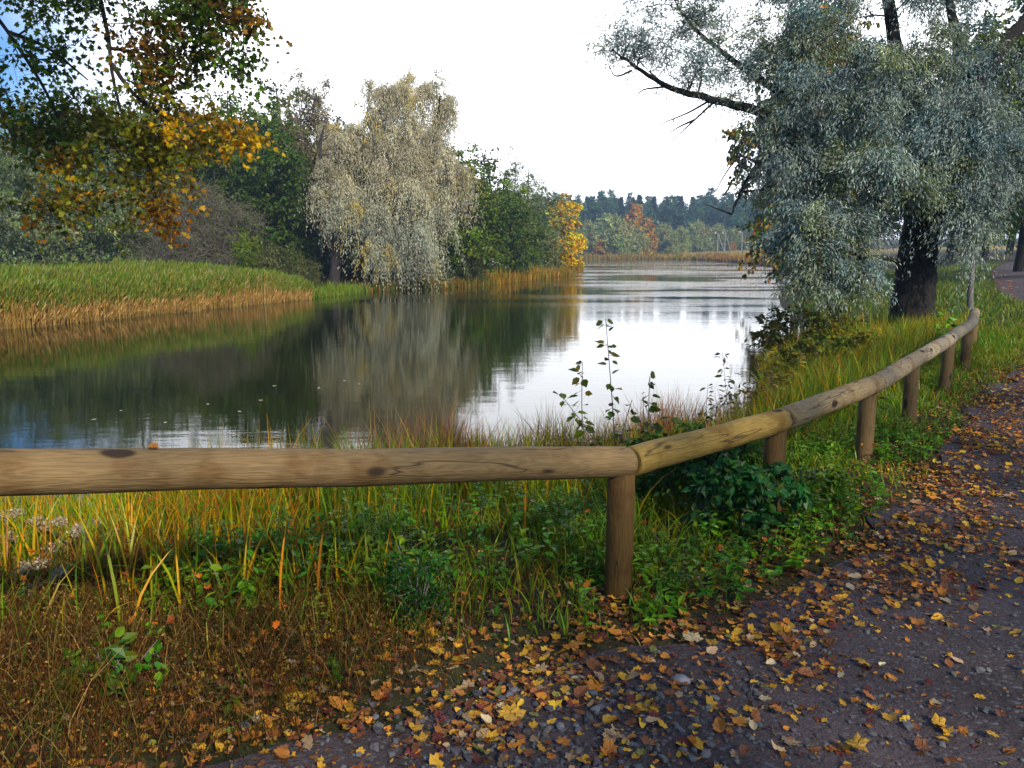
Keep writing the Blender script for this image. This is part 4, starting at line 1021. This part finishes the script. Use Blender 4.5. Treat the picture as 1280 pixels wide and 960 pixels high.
# reeds of the left bank
def reeds():
    rb = Buf(); N0 = 42000
    # strip along the left shoreline from beside the frame to the willow
    A, B, C_ = np.array([-22.5, 19.]), np.array([-18.5, 28.8]), np.array([-12.2, 46.0])
    t = rng.random(N0); p = np.where((t < .35)[:, None], A + (B - A) * (t / .35)[:, None], B + (C_ - B) * ((t - .35) / .65)[:, None])
    nrm_ = unit(np.array([-(C_ - B)[1], (C_ - B)[0]]))
    dep = rng.random(N0) ** 1.2 * np.interp(t, [0, .8, 1], [8, 6, 2.0]) - .9 + (vnoise(p[:, 0], p[:, 1], 1.4, 30) - .5) * 1.1
    p = p + nrm_ * dep[:, None]
    z = np.maximum(zland(p[:, 0], p[:, 1]), ZW - .15); q = np.c_[p, z]
    px, py, d = proj(q); k = (px > -80) & (px < 420); q = q[k]; dep = dep[k]; t = t[k]; n = len(q)
    tall = .74 + .22 * vnoise(q[:, 0], q[:, 1], 2.5, 31) + .2 * vnoise(q[:, 0], q[:, 1], .7, 33)
    hh = rng.uniform(1.0, 1.85, n) * tall * np.interp(t, [0, .85, 1], [1, .95, .6])
    az = rng.uniform(0, 6.28, n)
    sc = pal(n, [(.33, .24, .12), (.42, .31, .17), (.25, .16, .08), (.30, .24, .11)])
    blades(rb, q, hh, rng.uniform(.012, .022, n), az, rng.uniform(0, .14, n), sc, 2, tiplow=.5)
    # dry leaves low, green leaves high
    for cnt, t0, t1, cols in [(3, .15, .78, [(.40, .27, .13), (.30, .19, .09), (.48, .36, .21)]), (5, .70, 1.03, [(.10, .16, .022), (.14, .19, .03), (.08, .13, .025), (.22, .22, .05)])]:
        j = np.repeat(np.arange(n), cnt); m_ = len(j); tt = rng.uniform(t0, t1, m_)
        pp = q[j] + np.c_[np.zeros((m_, 2)), hh[j] * tt]; a = rng.normal(.6, .9, m_)
        d_ = np.stack([np.cos(a), np.sin(a), rng.uniform(.8, 3.2, m_)], -1); sz = rng.uniform(.18, .42, m_)
        scatter(rb, LENS, pp, d_, rdirs(m_), sz, .022 + .012 * rng.random(m_), pal(m_, cols))
    j = np.where(rng.random(n) < .3)[0]; m_ = len(j)
    pp = q[j] + np.c_[np.zeros((m_, 2)), hh[j] * .97]
    scatter(rb, LENS, pp, np.stack([rng.normal(.25, .15, m_), rng.normal(0, .15, m_), np.ones(m_)], -1), rdirs(m_), rng.uniform(.18, .3, m_), .05, pal(m_, [(.26, .20, .11), (.32, .27, .17)]))
    tag(rb.build('reeds', M['grass'], smooth=False), 'bed of tall reeds with brown stalks and green tops along the left bank', kind='stuff')
reeds()

# low marsh grass on the other shores
mb = Buf()
def shore_grass(line, n, width, h, cols, w=.05):
    ln = np.array(line, float); sg = np.linalg.norm(np.diff(ln, axis=0), axis=1); cs = np.concatenate([[0], np.cumsum(sg)]); u = rng.uniform(0, cs[-1], n)
    p = np.stack([np.interp(u, cs, ln[:, 0]), np.interp(u, cs, ln[:, 1])], -1)
    p = p + rng.normal(0, width, (n, 2)); s = sdf(p[:, 0], p[:, 1]); p = p[s > -.5]; n_ = len(p)
    q = np.c_[p, np.maximum(zland(p[:, 0], p[:, 1]), ZW - .1)]
    blades(mb, q, rng.uniform(.5, 1.2, n_) * h * (.6 + .8 * vnoise(p[:, 0], p[:, 1], 3, 32)), w * rng.uniform(.6, 1.3, n_), rng.uniform(0, 6.28, n_), rng.uniform(0, .4, n_), pal(n_, cols), 2)
shore_grass([(-12.8, 44.5), (-11.4, 49), (-9.9, 55)], 3500, .8, .5, [(.10, .17, .03), (.14, .20, .03), (.18, .17, .04)], .035)
RUST = [(.30, .17, .06), (.38, .24, .08), (.22, .13, .05), (.16, .15, .04)]
shore_grass([(-10, 55.5), (-2.6, 63)], 2500, .7, .6, [(.10, .14, .03), (.16, .12, .04), (.20, .11, .05)], .05)
shore_grass([(-2.6, 63), (1.5, 75), (5.3, 88), (8.9, 106), (8.5, 116)], 6500, .8, .9, RUST + [(.12, .14, .03)], .06)
shore_grass([(-14, 165), (-16, 200), (-10, 238), (5, 243), (20, 240), (36, 236), (46, 226), (50, 214)], 12000, 2.4, 1.3, RUST + [(.20, .20, .06), (.14, .16, .05)], .16)
shore_grass([(50, 214), (50, 180), (44, 135), (33, 92)], 14000, 2.2, 1.3, [(.24, .13, .07), (.30, .19, .08), (.18, .10, .06), (.38, .26, .1)], .14)
shore_grass([(48, 222), (58, 200), (52, 150)], 5000, 5, 1.0, [(.42, .34, .16), (.34, .30, .11), (.20, .22, .07)], .16)
tag(mb.build('marsh_grass', M['grass'], smooth=False), 'rusty marsh grass along the far and left shores', kind='stuff')

# ------------------------------------------------------------------ litter, gravel, stones
LC = {'golden yellow': (.50, .27, .02), 'orange': (.44, .16, .018), 'russet brown': (.20, .07, .022), 'pale tan': (.36, .23, .12), 'dark red': (.13, .025, .018), 'olive green': (.16, .16, .03), 'cream': (.44, .34, .19)}
def leaf_template(kind, curl, g):
    if kind == 'maple': o = MO.copy()
    else:
        
        a = np.linspace(0, 2 * math.pi, 18, endpoint=False); o = np.stack([.5 + .5 * np.cos(a) * np.where(np.cos(a) > .9, 1.12, 1), (.36 - .1 * np.cos(a)) * np.sin(a) * np.where(np.arange(18) % 2, .9, 1.02), 0 * a], -1)
    v, f = fan(o)
    # one subdivision ring so that the blade can curl
    c = v[-1]; n = len(o); mid = (o + c) / 2; vv = np.vstack([o, mid, c]); k = np.arange(n); k2 = (k + 1) % n
    quads = np.stack([k, k2, n + k2, n + k], 1); tris = np.stack([n + k, n + k2, np.full(n, 2 * n)], 1)
    x, y = vv[:, 0] - .45, vv[:, 1]
    vv[:, 2] = curl[0] * y * y + curl[1] * x * x + curl[2] * np.abs(y) + g.normal(0, .025, len(vv))
    st = np.array([[.02, .012, 0], [.02, -.012, 0], [-.38, -.008, .05], [-.38, .008, .05]]); st[:, 2] += vv[n // 2, 2] if kind == 'maple' else 0
    vv[:, 2] -= min(vv[:, 2].min(), 0) * .9
    return vv, quads, tris, st
gL = np.random.default_rng(71)
TPL = [leaf_template(k, c, gL) for k, c in [('maple', (.1, .1, 0)), ('maple', (.9, .2, .1)), ('maple', (.3, -.5, .25)), ('oval', (.3, .2, .1)), ('oval', (1.4, .3, .2)), ('maple', (-.5, .4, .3))]]
def lit_add(buf, tp, pos, az, tilt, size, col):
    vv, quads, tris, st = tp; n = len(pos)
    d = np.stack([np.cos(az), np.sin(az), rng.normal(0, tilt, n)], -1); nn = unit(np.c_[rng.normal(0, tilt, (n, 2)), np.ones(n)])
    scatter(buf, (vv, quads), pos, d, nn, size, size, col); scatter(buf, (vv, tris), pos, d, nn, size, size, col); scatter(buf, (st, np.array([[0, 1, 2, 3]])), pos, d, nn, size, size, col * .6)
def lit_density(q, e):
    edge = 1.6 * np.exp(-((e - .12) / np.where(e > 0, .5, .55)) ** 2)
    return np.clip(edge * 1.0 + .11 * (e < 0) * (e > -PATHW) + .10 * (e > 0) * (e < 1.5), 0, 1)
lb = Buf()
q, s, e = region(210000, -4, 9, 1.2, 13)
k = (rng.random(len(q)) < lit_density(q, e) * np.clip(6 / q[:, 1], .45, 1) * .62 * (.45 + 1.1 * sstep(.3, .7, vnoise(q[:, 0], q[:, 1], .3, 40)))) & (s > 1.0); q = q[k]; e = e[k]; n = len(q)
q[:, 2] = zsurf(q[:, 0], q[:, 1]) + rng.uniform(.002, .022, n) * np.where(e > -.5, 1, .3)
names = list(LC); cw = [3.6, 4.2, 4.0, 1.2, 1.6, .6, .3]
ci = rng.choice(len(names), n, p=np.array(cw) / sum(cw)); cc = np.array([LC[x] for x in names])[ci] * np.exp(rng.normal(0, .3, (n, 1)))
ti = rng.choice(6, n, p=[.2, .16, .14, .24, .16, .1])
for t_ in range(6):
    m_ = ti == t_; lit_add(lb, TPL[t_], q[m_], rng.uniform(0, 6.28, m_.sum()), .3, np.clip(rng.gamma(5, .0062, m_.sum()), .014, .07), np.clip(cc[m_], 0, .8))
# leaves caught in the bank vegetation
q, s, e = region(420, -3.5, 4, 2.5, 7); k = (e > .3) & (s > .8); q = q[k]; n = len(q)
q[:, 2] += rng.uniform(.02, .28, n)
lit_add(lb, TPL[1], q, rng.uniform(0, 6.28, n), .6, rng.uniform(.02, .05, n), pal(n, [LC['russet brown'], (.25, .12, .02), (.14, .07, .03), LC['orange']]))
# far path
q, s, e = region(9000, 6, 30, 12, 48); k = rng.random(len(q)) < lit_density(q, e) * .5; q = q[k]; n = len(q); q[:, 2] = zsurf(q[:, 0], q[:, 1]) + .02
scatter(lb, OVAL, q, np.c_[rng.normal(0, 1, (n, 2)), np.zeros(n)], np.tile([0, 0, 1.], (n, 1)) + rng.normal(0, .3, (n, 3)), .10, .08, pal(n, [LC['orange'], LC['russet brown'], LC['pale tan'], LC['golden yellow']]))
q, s, e = region(90000, -4, 8, 1.2, 9); k = rng.random(len(q)) < np.exp(-((e - .2) / .6) ** 2) * .8; q = q[k]; n = len(q); q[:, 2] = zsurf(q[:, 0], q[:, 1]) + rng.uniform(.001, .008, n)
sz = rng.uniform(.008, .03, n); scatter(lb, LENS, q, np.c_[rng.normal(0, 1, (n, 2)), rng.normal(0, .2, n)], np.c_[rng.normal(0, .4, (n, 2)), np.ones(n)], sz, sz * rng.uniform(.3, .9, n), pal(n, [(.10, .045, .02), (.16, .08, .03), (.06, .03, .015), (.22, .13, .06)]))
tag(lb.build('leaf_litter', M['litter'], smooth=False), 'autumn leaf litter thick along the path edge', kind='stuff')

# 300 leaves lying on top, each an object
fl_mesh = []
for i, (vv, quads, tris, st) in enumerate(TPL):
    b = Buf(); b.add(vv, quads); b.add(vv, tris); b.add(st, [[0, 1, 2, 3]]); o = b.build('fallen_leaf', M['fallen'], smooth=False); fl_mesh.append(o)
shape_n = ['flat maple leaf', 'curled maple leaf', 'bent maple leaf', 'flat oval leaf', 'curled oval leaf', 'humped maple leaf']
def put_leaf(o, p, size, az, colname, label, group='fallen leaves on and beside the path'):
    o.location = p; o.rotation_euler = (random.uniform(-.25, .25), random.uniform(-.25, .25), az); o.scale = (size,) * 3
    c = np.array(LC[colname]) * math.exp(random.gauss(0, .15)); o.color = (*np.clip(c, 0, .8), 1)
    tag(o, label, 'leaf', group)
cnt = 0; firsts = [True] * 6
cands = []
special = [(656, 912, .105, 'golden yellow', 0, 'large golden yellow maple leaf lying flat on the grey gravel at the bottom'), (1106, 754, .075, 'golden yellow', 0, 'golden yellow maple leaf alone on the open dark path'),
           (1155, 912, .07, 'golden yellow', 2, 'dull yellow maple leaf lying on the darkest part of the path'), (872, 810, .085, 'cream', 0, 'pale cream maple leaf at the leafy edge of the path'), (800, 878, .07, 'golden yellow', 1, 'golden yellow curled leaf on the gravel below the nearest post'),
           (1066, 740, .06, 'cream', 3, 'pale greyish leaf lying where verge and path meet'), (970, 935, .075, 'pale tan', 0, 'pale tan maple leaf on the path at the bottom of the photo'), (1050, 938, .085, 'golden yellow', 2, 'heaped golden leaf on the dark path near the bottom')]
for px, py, sz, cn, t_, lab in special: cands.append((px, py, sz, cn, t_, lab))
tries = 0
while len(cands) < 300 and tries < 20000:
    tries += 1
    px, py = random.uniform(120, 1278), random.uniform(640, 958)
    p = G(px, py, .02); e_ = float(path_sd(p[:1], p[1:2])[0])
    if random.random() > float(lit_density(None, np.array([e_]))[0]) * 1.15 or e_ > .8: continue
    cn = random.choices(names, cw)[0]; t_ = random.randrange(6)
    place_ = 'on the open path' if e_ < -.75 else ('on the leafy path edge' if e_ < .15 else 'in the fence grass')
    dist = 'at the foot of the photo' if py > 860 else ('level with the nearest post' if py > 740 else 'beyond the nearest post')
    cands.append((px, py, random.uniform(.03, .065), cn, t_, f'{cn} {shape_n[t_]} {place_} {dist}'))
for px, py, sz, cn, t_, lab in cands:
    p = G(px, py, .02); p[2] = float(zsurf(p[:1], p[1:2])[0]) + .012
    o = fl_mesh[t_] if firsts[t_] else fl_mesh[t_].copy()
    if not firsts[t_]: COL.objects.link(o)
    firsts[t_] = False
    put_leaf(o, p, sz * (1.15 if t_ < 3 else .9), random.uniform(0, 6.28), cn, lab)
o = fl_mesh[1].copy(); COL.objects.link(o); p = P(182, 560, 3.75 + (2.42 - 3.75) * (787 - 182) / 787 - .02)
tt = .0
jp = FJ[1]; dv = (FJ[0] - FJ[1]) / 1.42; 
fr = 0
best = min(np.linspace(0, 1, 400), key=lambda t: abs(proj(jp + dv * t)[0][0] - 182)); p = jp + dv * best + np.array([0, 0, .074])
put_leaf(o, p, .05, .3, 'orange', 'small orange leaf resting on top of the nearest rail', 'leaf on the rail')

# gravel
def stone_tpl(g):
    import bmesh
    bm = bmesh.new(); bmesh.ops.create_icosphere(bm, subdivisions=1, radius=.5)
    v = np.array([x.co[:] for x in bm.verts]); f = np.array([[x.index for x in y.verts] for y in bm.faces]); bm.free()
    v = v * g.uniform(.75, 1.25, (len(v), 1)) * np.array([1, .8, .55]); return v, f
gs = np.random.default_rng(81); STN = [stone_tpl(gs) for _ in range(5)]
vb2 = Buf()
q, s, e = region(200000, -3, 8, 1.2, 9)
pxq, pyq, dq = proj(q)
dens = (.22 * (e < .0) * (e > -PATHW) + .7 * np.exp(-((pxq - 690) / 260) ** 2) * sstep(820, 880, pyq) * (e < .35)) * np.clip(3.2 / q[:, 1], .3, 1)
k = rng.random(len(q)) < dens * .5; q = q[k]; n = len(q)
zone = np.exp(-((pxq[k] - 690) / 300) ** 2) * sstep(830, 880, pyq[k]); sz = np.clip(rng.gamma(2.2, .0055, n) * (1 + .9 * zone), .005, .045); q[:, 2] = zsurf(q[:, 0], q[:, 1]) + sz * .12
cc = pal(n, [(1, 1, 1.08), (1.5, 1.5, 1.6), (.6, .58, .6), (1.0, .9, .8)], [3, 1.5, 3, 1], .2); cc = np.minimum(cc, 1.9)
ti = rng.integers(0, 5, n)
for t_ in range(5):
    m_ = ti == t_; kk = m_.sum(); scatter(vb2, STN[t_], q[m_], np.c_[rng.normal(0, 1, (kk, 2)), rng.normal(0, .2, kk)], np.c_[rng.normal(0, .3, (kk, 2)), np.ones(kk)], sz[m_], sz[m_], cc[m_])
tag(vb2.build('gravel', M['stone'], smooth=False), 'grey gravel chips along the edge of the path', kind='stuff')
for px, py, sz, lab in [(308, 936, .055, 'pale grey stone among yellow leaves in the bottom left'), (548, 908, .045, 'blue-grey flat stone half under leaves at the gravel edge'), (470, 912, .03, 'small whitish stone at the left end of the gravel'), (700, 915, .04, 'grey stone beside the large golden maple leaf'),
                        (850, 855, .07, 'dark flat stone at the leafy path edge below the nearest post'), (1150, 0, 0, ''), (606, 868, .035, 'pale stone at the upper edge of the gravel'), (640, 866, .04, 'larger pale stone just right of its pale neighbour at the gravel edge'), (600, 935, .04, 'mid-grey stone at the bottom of the gravel')]:
    if not sz: continue
    p = G(px, py, .01); p[2] = float(zsurf(p[:1], p[1:2])[0]) + sz * .12
    import bmesh
    bm = bmesh.new(); bmesh.ops.create_icosphere(bm, subdivisions=3, radius=.5); v = np.array([x.co[:] for x in bm.verts]); f = np.array([[x.index for x in y.verts] for y in bm.faces]); bm.free()
    g = np.random.default_rng(int(px)); ph = g.uniform(0, 6, 6)
    v = v * (1 + .13 * np.sin(v[:, :1] * 5 + ph[0]) + .12 * np.sin(v[:, 1:2] * 6 + ph[1]) + .1 * np.sin(v[:, 2:] * 7 + ph[2])) * np.array([1, .75, .5])
    b = Buf(); b.add(v * sz, f, (1.5, 1.5, 1.6)); o = b.build('stone', M['stone']); o.location = p; o.rotation_euler = (0, 0, g.uniform(0, 6)); tag(o, lab, 'stone', 'larger stones in the gravel')
# pale twig on the path
tw = Buf(); tp = [G(932, 838, 0), G(942, 858, 0), G(938, 880, 0), G(946, 898, 0)]
for t_ in tp: t_[2] = float(zsurf(t_[:1], t_[1:2])[0]) + .012
sp = smooth_path(tp, 6); tube(tw, sp, np.linspace(.004, .002, len(sp)), 6)
tag(tw.build('fallen_twig', M['bark_grey']), 'thin pale curved twig lying on the gravel path', 'twig')

# ------------------------------------------------------------------ single plants
def stem_plant(name, base, stems, label, leafcols, ll, lw, per, tpl=OVAL, leafmat='leaf', cat='plant', group=None, stemr=.004, flower=None, droop=.3, seed=1, t0=.25):
    g = np.random.default_rng(seed); root = empty(name, base); wood, leaf, fl_ = Buf(), Buf(), Buf(); b = np.asarray(base)
    for top in stems:
        top = np.asarray(top); d = top - b; off = g.normal(0, .04, 3) * [1, 1, 0]
        mid = b + off + d * .5 + g.normal(0, .05, 3) * np.linalg.norm(d) * [1, 1, .2]
        sp = smooth_path([b + off, mid, top], 8); tube(wood, sp, np.linspace(stemr, stemr * .4, len(sp)), 5)
        n = max(3, int(per * np.linalg.norm(d))); t = g.uniform(t0, 1, n); ix = t * (len(sp) - 1); i0 = np.minimum(ix.astype(int), len(sp) - 2); p = sp[i0] + (sp[i0 + 1] - sp[i0]) * (ix - i0)[:, None]
        a = g.uniform(0, 6.28, n); dd = np.stack([np.cos(a), np.sin(a), g.normal(.1, .4, n) - droop], -1)
        sz = ll * g.uniform(.55, 1.25, n); pet = unit(dd) * (ll * .35)
        scatter(leaf, tpl, p + pet, dd, unit(g.normal(0, .5, (n, 3)) + [0, -.2, .8]), sz, sz * lw / ll, pal(n, leafcols, None, .22, g))
        for j in range(n): 
            if j % 2 == 0: tube(wood, [p[j], p[j] + pet[j] * 1.05], [stemr * .35, stemr * .25], 3, cap=False)
        if flower:
            fl_ = Buf(); m_ = 120; q = top + g.normal(0, 1, (m_, 3)) * np.array([.016, .016, .011]); scatter(fl_, LENS, q, rdirs(m_, g), rdirs(m_, g), .022, .012, pal(m_, flower, None, .2, g)); fl_.build('flower_head', M['dry'], root, smooth=False).location = -Vector(b)
    wood.build('stem', M['twig'], root).location = -Vector(b)
    leaf.build('leaves', M[leafmat], root, smooth=False).location = -Vector(b)
    return tag(root, label, cat, group)
def on_land(px, d):
    p = P(px, 480, d); z = float(zland(p[:1], p[1:2])[0]); return np.array([p[0], p[1], z])
b = on_land(762, 6.3)
stem_plant('sapling', b, [P(757, 398, 6.3), P(700, 492, 6.2), P(812, 470, 6.4), P(728, 452, 6.5), P(790, 500, 6.1), P(842, 520, 6.4)], 'tall thin sapling with sparse rounded leaves standing out against the bright water', [(.075, .10, .03), (.10, .115, .04), (.13, .12, .03)], .080, .060, 24, seed=3, stemr=.006, t0=.35)
b = on_land(908, 8.8)
stem_plant('riverside_plant', b, [P(903, 440, 8.6), P(885, 480, 8.6), P(925, 478, 8.7), P(895, 500, 8.5), P(940, 470, 8.9), P(915, 460, 8.8)], 'slender leafy plant beside the water right of the tall sapling', [(.06, .075, .05), (.09, .08, .05), (.13, .12, .03)], .075, .03, 30, seed=4)
b = on_land(975, 9.5)
stem_plant('yellowing_plant', b, [P(955, 440, 9.2), P(975, 432, 9.4), P(1000, 440, 9.6), P(965, 470, 9.0), P(990, 465, 9.3)], 'yellowing willowherb standing behind the second rail by the water', [(.20, .17, .03), (.28, .22, .04), (.11, .13, .03)], .09, .035, 32, seed=5)
b = on_land(1186, 13.8)
stem_plant('bright_nettle', b, [P(1183, 392, 13.8), P(1190, 400, 13.7), P(1176, 402, 13.8)], 'bright green nettle growing behind the far rails by the willow trunk', [(.16, .26, .03), (.12, .22, .03)], .13, .08, 30, seed=6)
for i, (px, py, d, lab) in enumerate([(22, 640, 4.3, 'dead plant with grey fluffy heads at the left edge under the rail'), (75, 652, 4.2, 'dead plant with grey fluffy heads, tall one next to the left edge'), (118, 655, 4.4, 'fluffy-headed dead plant nearest the golden sedge'), (50, 705, 3.7, 'low fluffy-headed dead plant in front of the taller ones')]):
    b = on_land(px + 5, d); t = [P(px + dx, py + dy, d + dd) for dx, dy, dd in [(-18, 5, 0), (0, 0, .1), (22, 12, -.1), (10, 30, .15), (-10, 32, -.1), (34, 26, .1)]]
    stem_plant('dead_hemp_agrimony', b, t, lab, [(.12, .10, .02), (.16, .11, .03), (.08, .07, .02)], .055, .03, 34, seed=10 + i, flower=[(.30, .26, .20), (.38, .34, .27), (.24, .20, .15)], group='fluffy-headed dead plants by the left edge', leafmat='dry')
def bush(name, c, r, n, cols, ll, lw, label, seed, tpl=OVAL, K=6, per=12, cat='shrub'):
    g = np.random.default_rng(seed); b = np.array([c[0], c[1], float(zland(np.array([c[0]]), np.array([c[1]]))[0])]); root = empty(name, b); wood, leaf = Buf(), Buf()
    cl = blobs([((b[0], b[1], b[2] + r[2] * .75), r, n)], g); cl = cl[cl[:, 2] > b[2] + .04]
    lim = [([b + [0, 0, -.05], b + g.normal(0, .2, 3) * r + [0, 0, r[2] * .6], b + g.normal(0, .4, 3) * r + [0, 0, r[2] * 1.3]], min(.010, r[2] * .018), .003, 5) for _ in range(4)]
    skeleton(lim, .01, cl, g, wood=wood, tip=.003)
    foliage(leaf, wood, cl, max(r) * .28, g, K, per, ll, lw, .3, .2, cols, None, tpl, spread=.02, twr=.0015, cvar=.25)
    wood.build('stem', M['twig'], root).location = -Vector(b); leaf.build('leaves', M['leaf'], root, smooth=False).location = -Vector(b)
    return tag(root, label, cat)
p = P(868, 590, 5.4); bush('leafy_shrub', p, (.55, .42, .28), 60, [(.035, .075, .014), (.055, .10, .018), (.075, .12, .02)], .042, .026, 'dense dark green shrub filling the gap between the two nearest posts', 91, K=7, per=14)
p = P(930, 630, 4.75); bush('bramble', p, (.36, .25, .22), 26, [(.025, .07, .028), (.04, .09, .035), (.03, .06, .02)], .06, .042, 'low bramble with dark bluish-green leaves at the foot of the second post', 92)
p = P(1000, 620, 5.3); bush('bramble', p, (.3, .25, .14), 16, [(.08, .14, .02), (.11, .16, .02)], .045, .03, 'low bright green bramble right of the second post', 93)
p = P(520, 780, 3.5); bush('dark_green_herb', p, (.14, .12, .2), 16, [(.02, .06, .018), (.03, .08, .02)], .03, .012, 'small dark green feathery herb among the dead brown weeds', 94, cat='plant')
p = P(145, 890, 2.75); bush('dock_plant', p, (.2, .14, .1), 7, [(.05, .11, .02), (.10, .14, .02)], .05, .036, 'broad-leaved green dock in the bottom left corner', 95, K=4, per=4, cat='plant')
p = P(1010, 400, 18); bush('bank_shrub', p, (1.3, 1.2, .7), 50, [(.10, .11, .03), (.15, .11, .04), (.06, .09, .03)], .11, .05, 'brownish green shrub on the bank under the left side of the big willow', 96)
p = P(1060, 430, 14.5); bush('bank_shrub', p, (1.1, .8, .5), 40, [(.07, .11, .025), (.12, .13, .03), (.18, .14, .03)], .10, .05, 'green and yellow shrub on the bank in front of the willow trunk', 97)
p = P(985, 455, 12.5); bush('bank_shrub', p, (.7, .6, .42), 30, [(.19, .13, .03), (.14, .13, .03), (.24, .15, .04)], .08, .03, 'orange-brown bushy plant at the water edge above the second rail', 98)

# specks of leaf floating on the dark water
for i, (px, py) in enumerate([(343, 482), (398, 485), (152, 513), (117, 524), (260, 505), (326, 500), (448, 480), (300, 514), (430, 476), (207, 528)]):
    b = Buf(); vv, f = fan(np.stack([.5 * np.cos(np.linspace(0, 6.28, 9)[:-1]), .3 * np.sin(np.linspace(0, 6.28, 9)[:-1]), .05 * np.cos(np.linspace(0, 12.5, 9)[:-1])], -1), .03)
    p = G(px, py, ZW + .008); b.add(vv * .09, f, (.5, .42, .3)); o = b.build('floating_leaf', M['litter']); o.location = p; o.rotation_euler = (0, 0, i * 1.3)
    tag(o, 'tiny pale leaf floating on the dark water above the nearest rail', 'leaf', 'leaves floating on the river')

# ------------------------------------------------------------------ haze
hz = Buf(); x0, x1, y0, y1, z0, z1 = -905, 905, -205, 1305, -5, 45
c8 = [(x, y, z) for x in (x0, x1) for y in (y0, y1) for z in (z0, z1)]
hz.add(c8, [[0, 1, 3, 2], [4, 6, 7, 5], [0, 4, 5, 1], [2, 3, 7, 6], [0, 2, 6, 4], [1, 5, 7, 3]])
hm, hnt, hN, hL = newmat('haze'); ho = nd(hN, 'ShaderNodeOutputMaterial'); hv = nd(hN, 'ShaderNodeVolumePrincipled')
hv.inputs['Color'].default_value = (.55, .74, 1, 1); hv.inputs['Density'].default_value = .0007; hv.inputs['Anisotropy'].default_value = .2
hL.new(hv.outputs[0], ho.inputs['Volume'])
tag(hz.build('haze', hm, smooth=False), 'thin blue autumn haze over the river', kind='stuff')
# ------------------------------------------------------------------ light, sky, camera
SUN_EL, SUN_AZ = 33.0, 150.0        # azimuth clockwise from +Y: behind the camera, to the right
w_ = bpy.data.worlds.new('World'); SC.world = w_; w_.use_nodes = True
nt = w_.node_tree; N, L = nt.nodes, nt.links; N.clear()
out = N.new('ShaderNodeOutputWorld'); bg = N.new('ShaderNodeBackground'); bg.inputs['Strength'].default_value = .10
sky = N.new('ShaderNodeTexSky'); sky.sky_type = 'NISHITA'; sky.sun_disc = False; sky.sun_elevation = R(SUN_EL); sky.sun_rotation = R(SUN_AZ); sky.air_density = 1.2; sky.ozone_density = 2.0
tc = N.new('ShaderNodeTexCoord')
az0, el0 = R(4), R(9)
dt = N.new('ShaderNodeVectorMath'); dt.operation = 'DOT_PRODUCT'; L.new(tc.outputs['Generated'], dt.inputs[0]); dt.inputs[1].default_value = (math.sin(az0) * math.cos(el0), math.cos(az0) * math.cos(el0), math.sin(el0))
nz = N.new('ShaderNodeTexNoise'); nz.inputs['Scale'].default_value = 3.2; nz.inputs['Detail'].default_value = 6; nz.inputs['Roughness'].default_value = .55; L.new(tc.outputs['Generated'], nz.inputs['Vector'])
ad = N.new('ShaderNodeMath'); ad.operation = 'MULTIPLY_ADD'; L.new(nz.outputs['Fac'], ad.inputs[0]); ad.inputs[1].default_value = .16; L.new(dt.outputs['Value'], ad.inputs[2])
m1 = N.new('ShaderNodeMapRange'); m1.interpolation_type = 'SMOOTHSTEP'; m1.inputs['From Min'].default_value = .90; m1.inputs['From Max'].default_value = 1.01; L.new(ad.outputs[0], m1.inputs['Value'])
n2 = N.new('ShaderNodeTexNoise'); n2.inputs['Scale'].default_value = 2.0; n2.inputs['Detail'].default_value = 7; L.new(tc.outputs['Generated'], n2.inputs['Vector'])
m2 = N.new('ShaderNodeMapRange'); m2.interpolation_type = 'SMOOTHSTEP'; m2.inputs['From Min'].default_value = .48; m2.inputs['From Max'].default_value = .62; m2.inputs['To Max'].default_value = .15; L.new(n2.outputs['Fac'], m2.inputs['Value'])
mxm = N.new('ShaderNodeMath'); mxm.operation = 'MAXIMUM'; L.new(m1.outputs[0], mxm.inputs[0]); L.new(m2.outputs[0], mxm.inputs[1])
mc = N.new('ShaderNodeMix'); mc.data_type = 'RGBA'; L.new(mxm.outputs[0], mc.inputs[0]); tn = N.new('ShaderNodeMix'); tn.data_type = 'RGBA'; tn.blend_type = 'MULTIPLY'; tn.inputs[0].default_value = 1; L.new(sky.outputs[0], tn.inputs[6]); tn.inputs[7].default_value = (.45, .8, 1.25, 1); L.new(tn.outputs[2], mc.inputs[6]); mc.inputs[7].default_value = (24, 24.5, 25.5, 1)
L.new(mc.outputs[2], bg.inputs['Color']); L.new(bg.outputs[0], out.inputs[0])

sl = bpy.data.lights.new('sun', 'SUN'); sl.energy = 5.0; sl.angle = R(2); sl.color = (1, .90, .74)
so = bpy.data.objects.new('sun', sl); COL.objects.link(so)
sd = Vector((math.sin(R(SUN_AZ)) * math.cos(R(SUN_EL)), math.cos(R(SUN_AZ)) * math.cos(R(SUN_EL)), math.sin(R(SUN_EL))))
so.rotation_euler = sd.to_track_quat('Z', 'Y').to_euler(); so.location = sd * 40

cam = bpy.data.cameras.new('camera'); co = bpy.data.objects.new('camera', cam); COL.objects.link(co)
cam.sensor_width = 36; cam.lens = F / 1280 * 36; cam.clip_end = 4000; cam.clip_start = .05
co.location = (0, 0, H); co.rotation_euler = (math.pi / 2 - PITCH, 0, 0); SC.camera = co

vs = SC.view_settings; vs.view_transform = 'Standard'; vs.look = 'None'; vs.exposure = .25; vs.gamma = 1; vs.use_curve_mapping = False
SC.render.engine = 'CYCLES'; SC.cycles.use_denoising = True; SC.cycles.max_bounces = 6; SC.cycles.diffuse_bounces = 3; SC.cycles.glossy_bounces = 3; SC.cycles.transmission_bounces = 3; SC.cycles.transparent_max_bounces = 4
SC.cycles.volume_bounces = 0
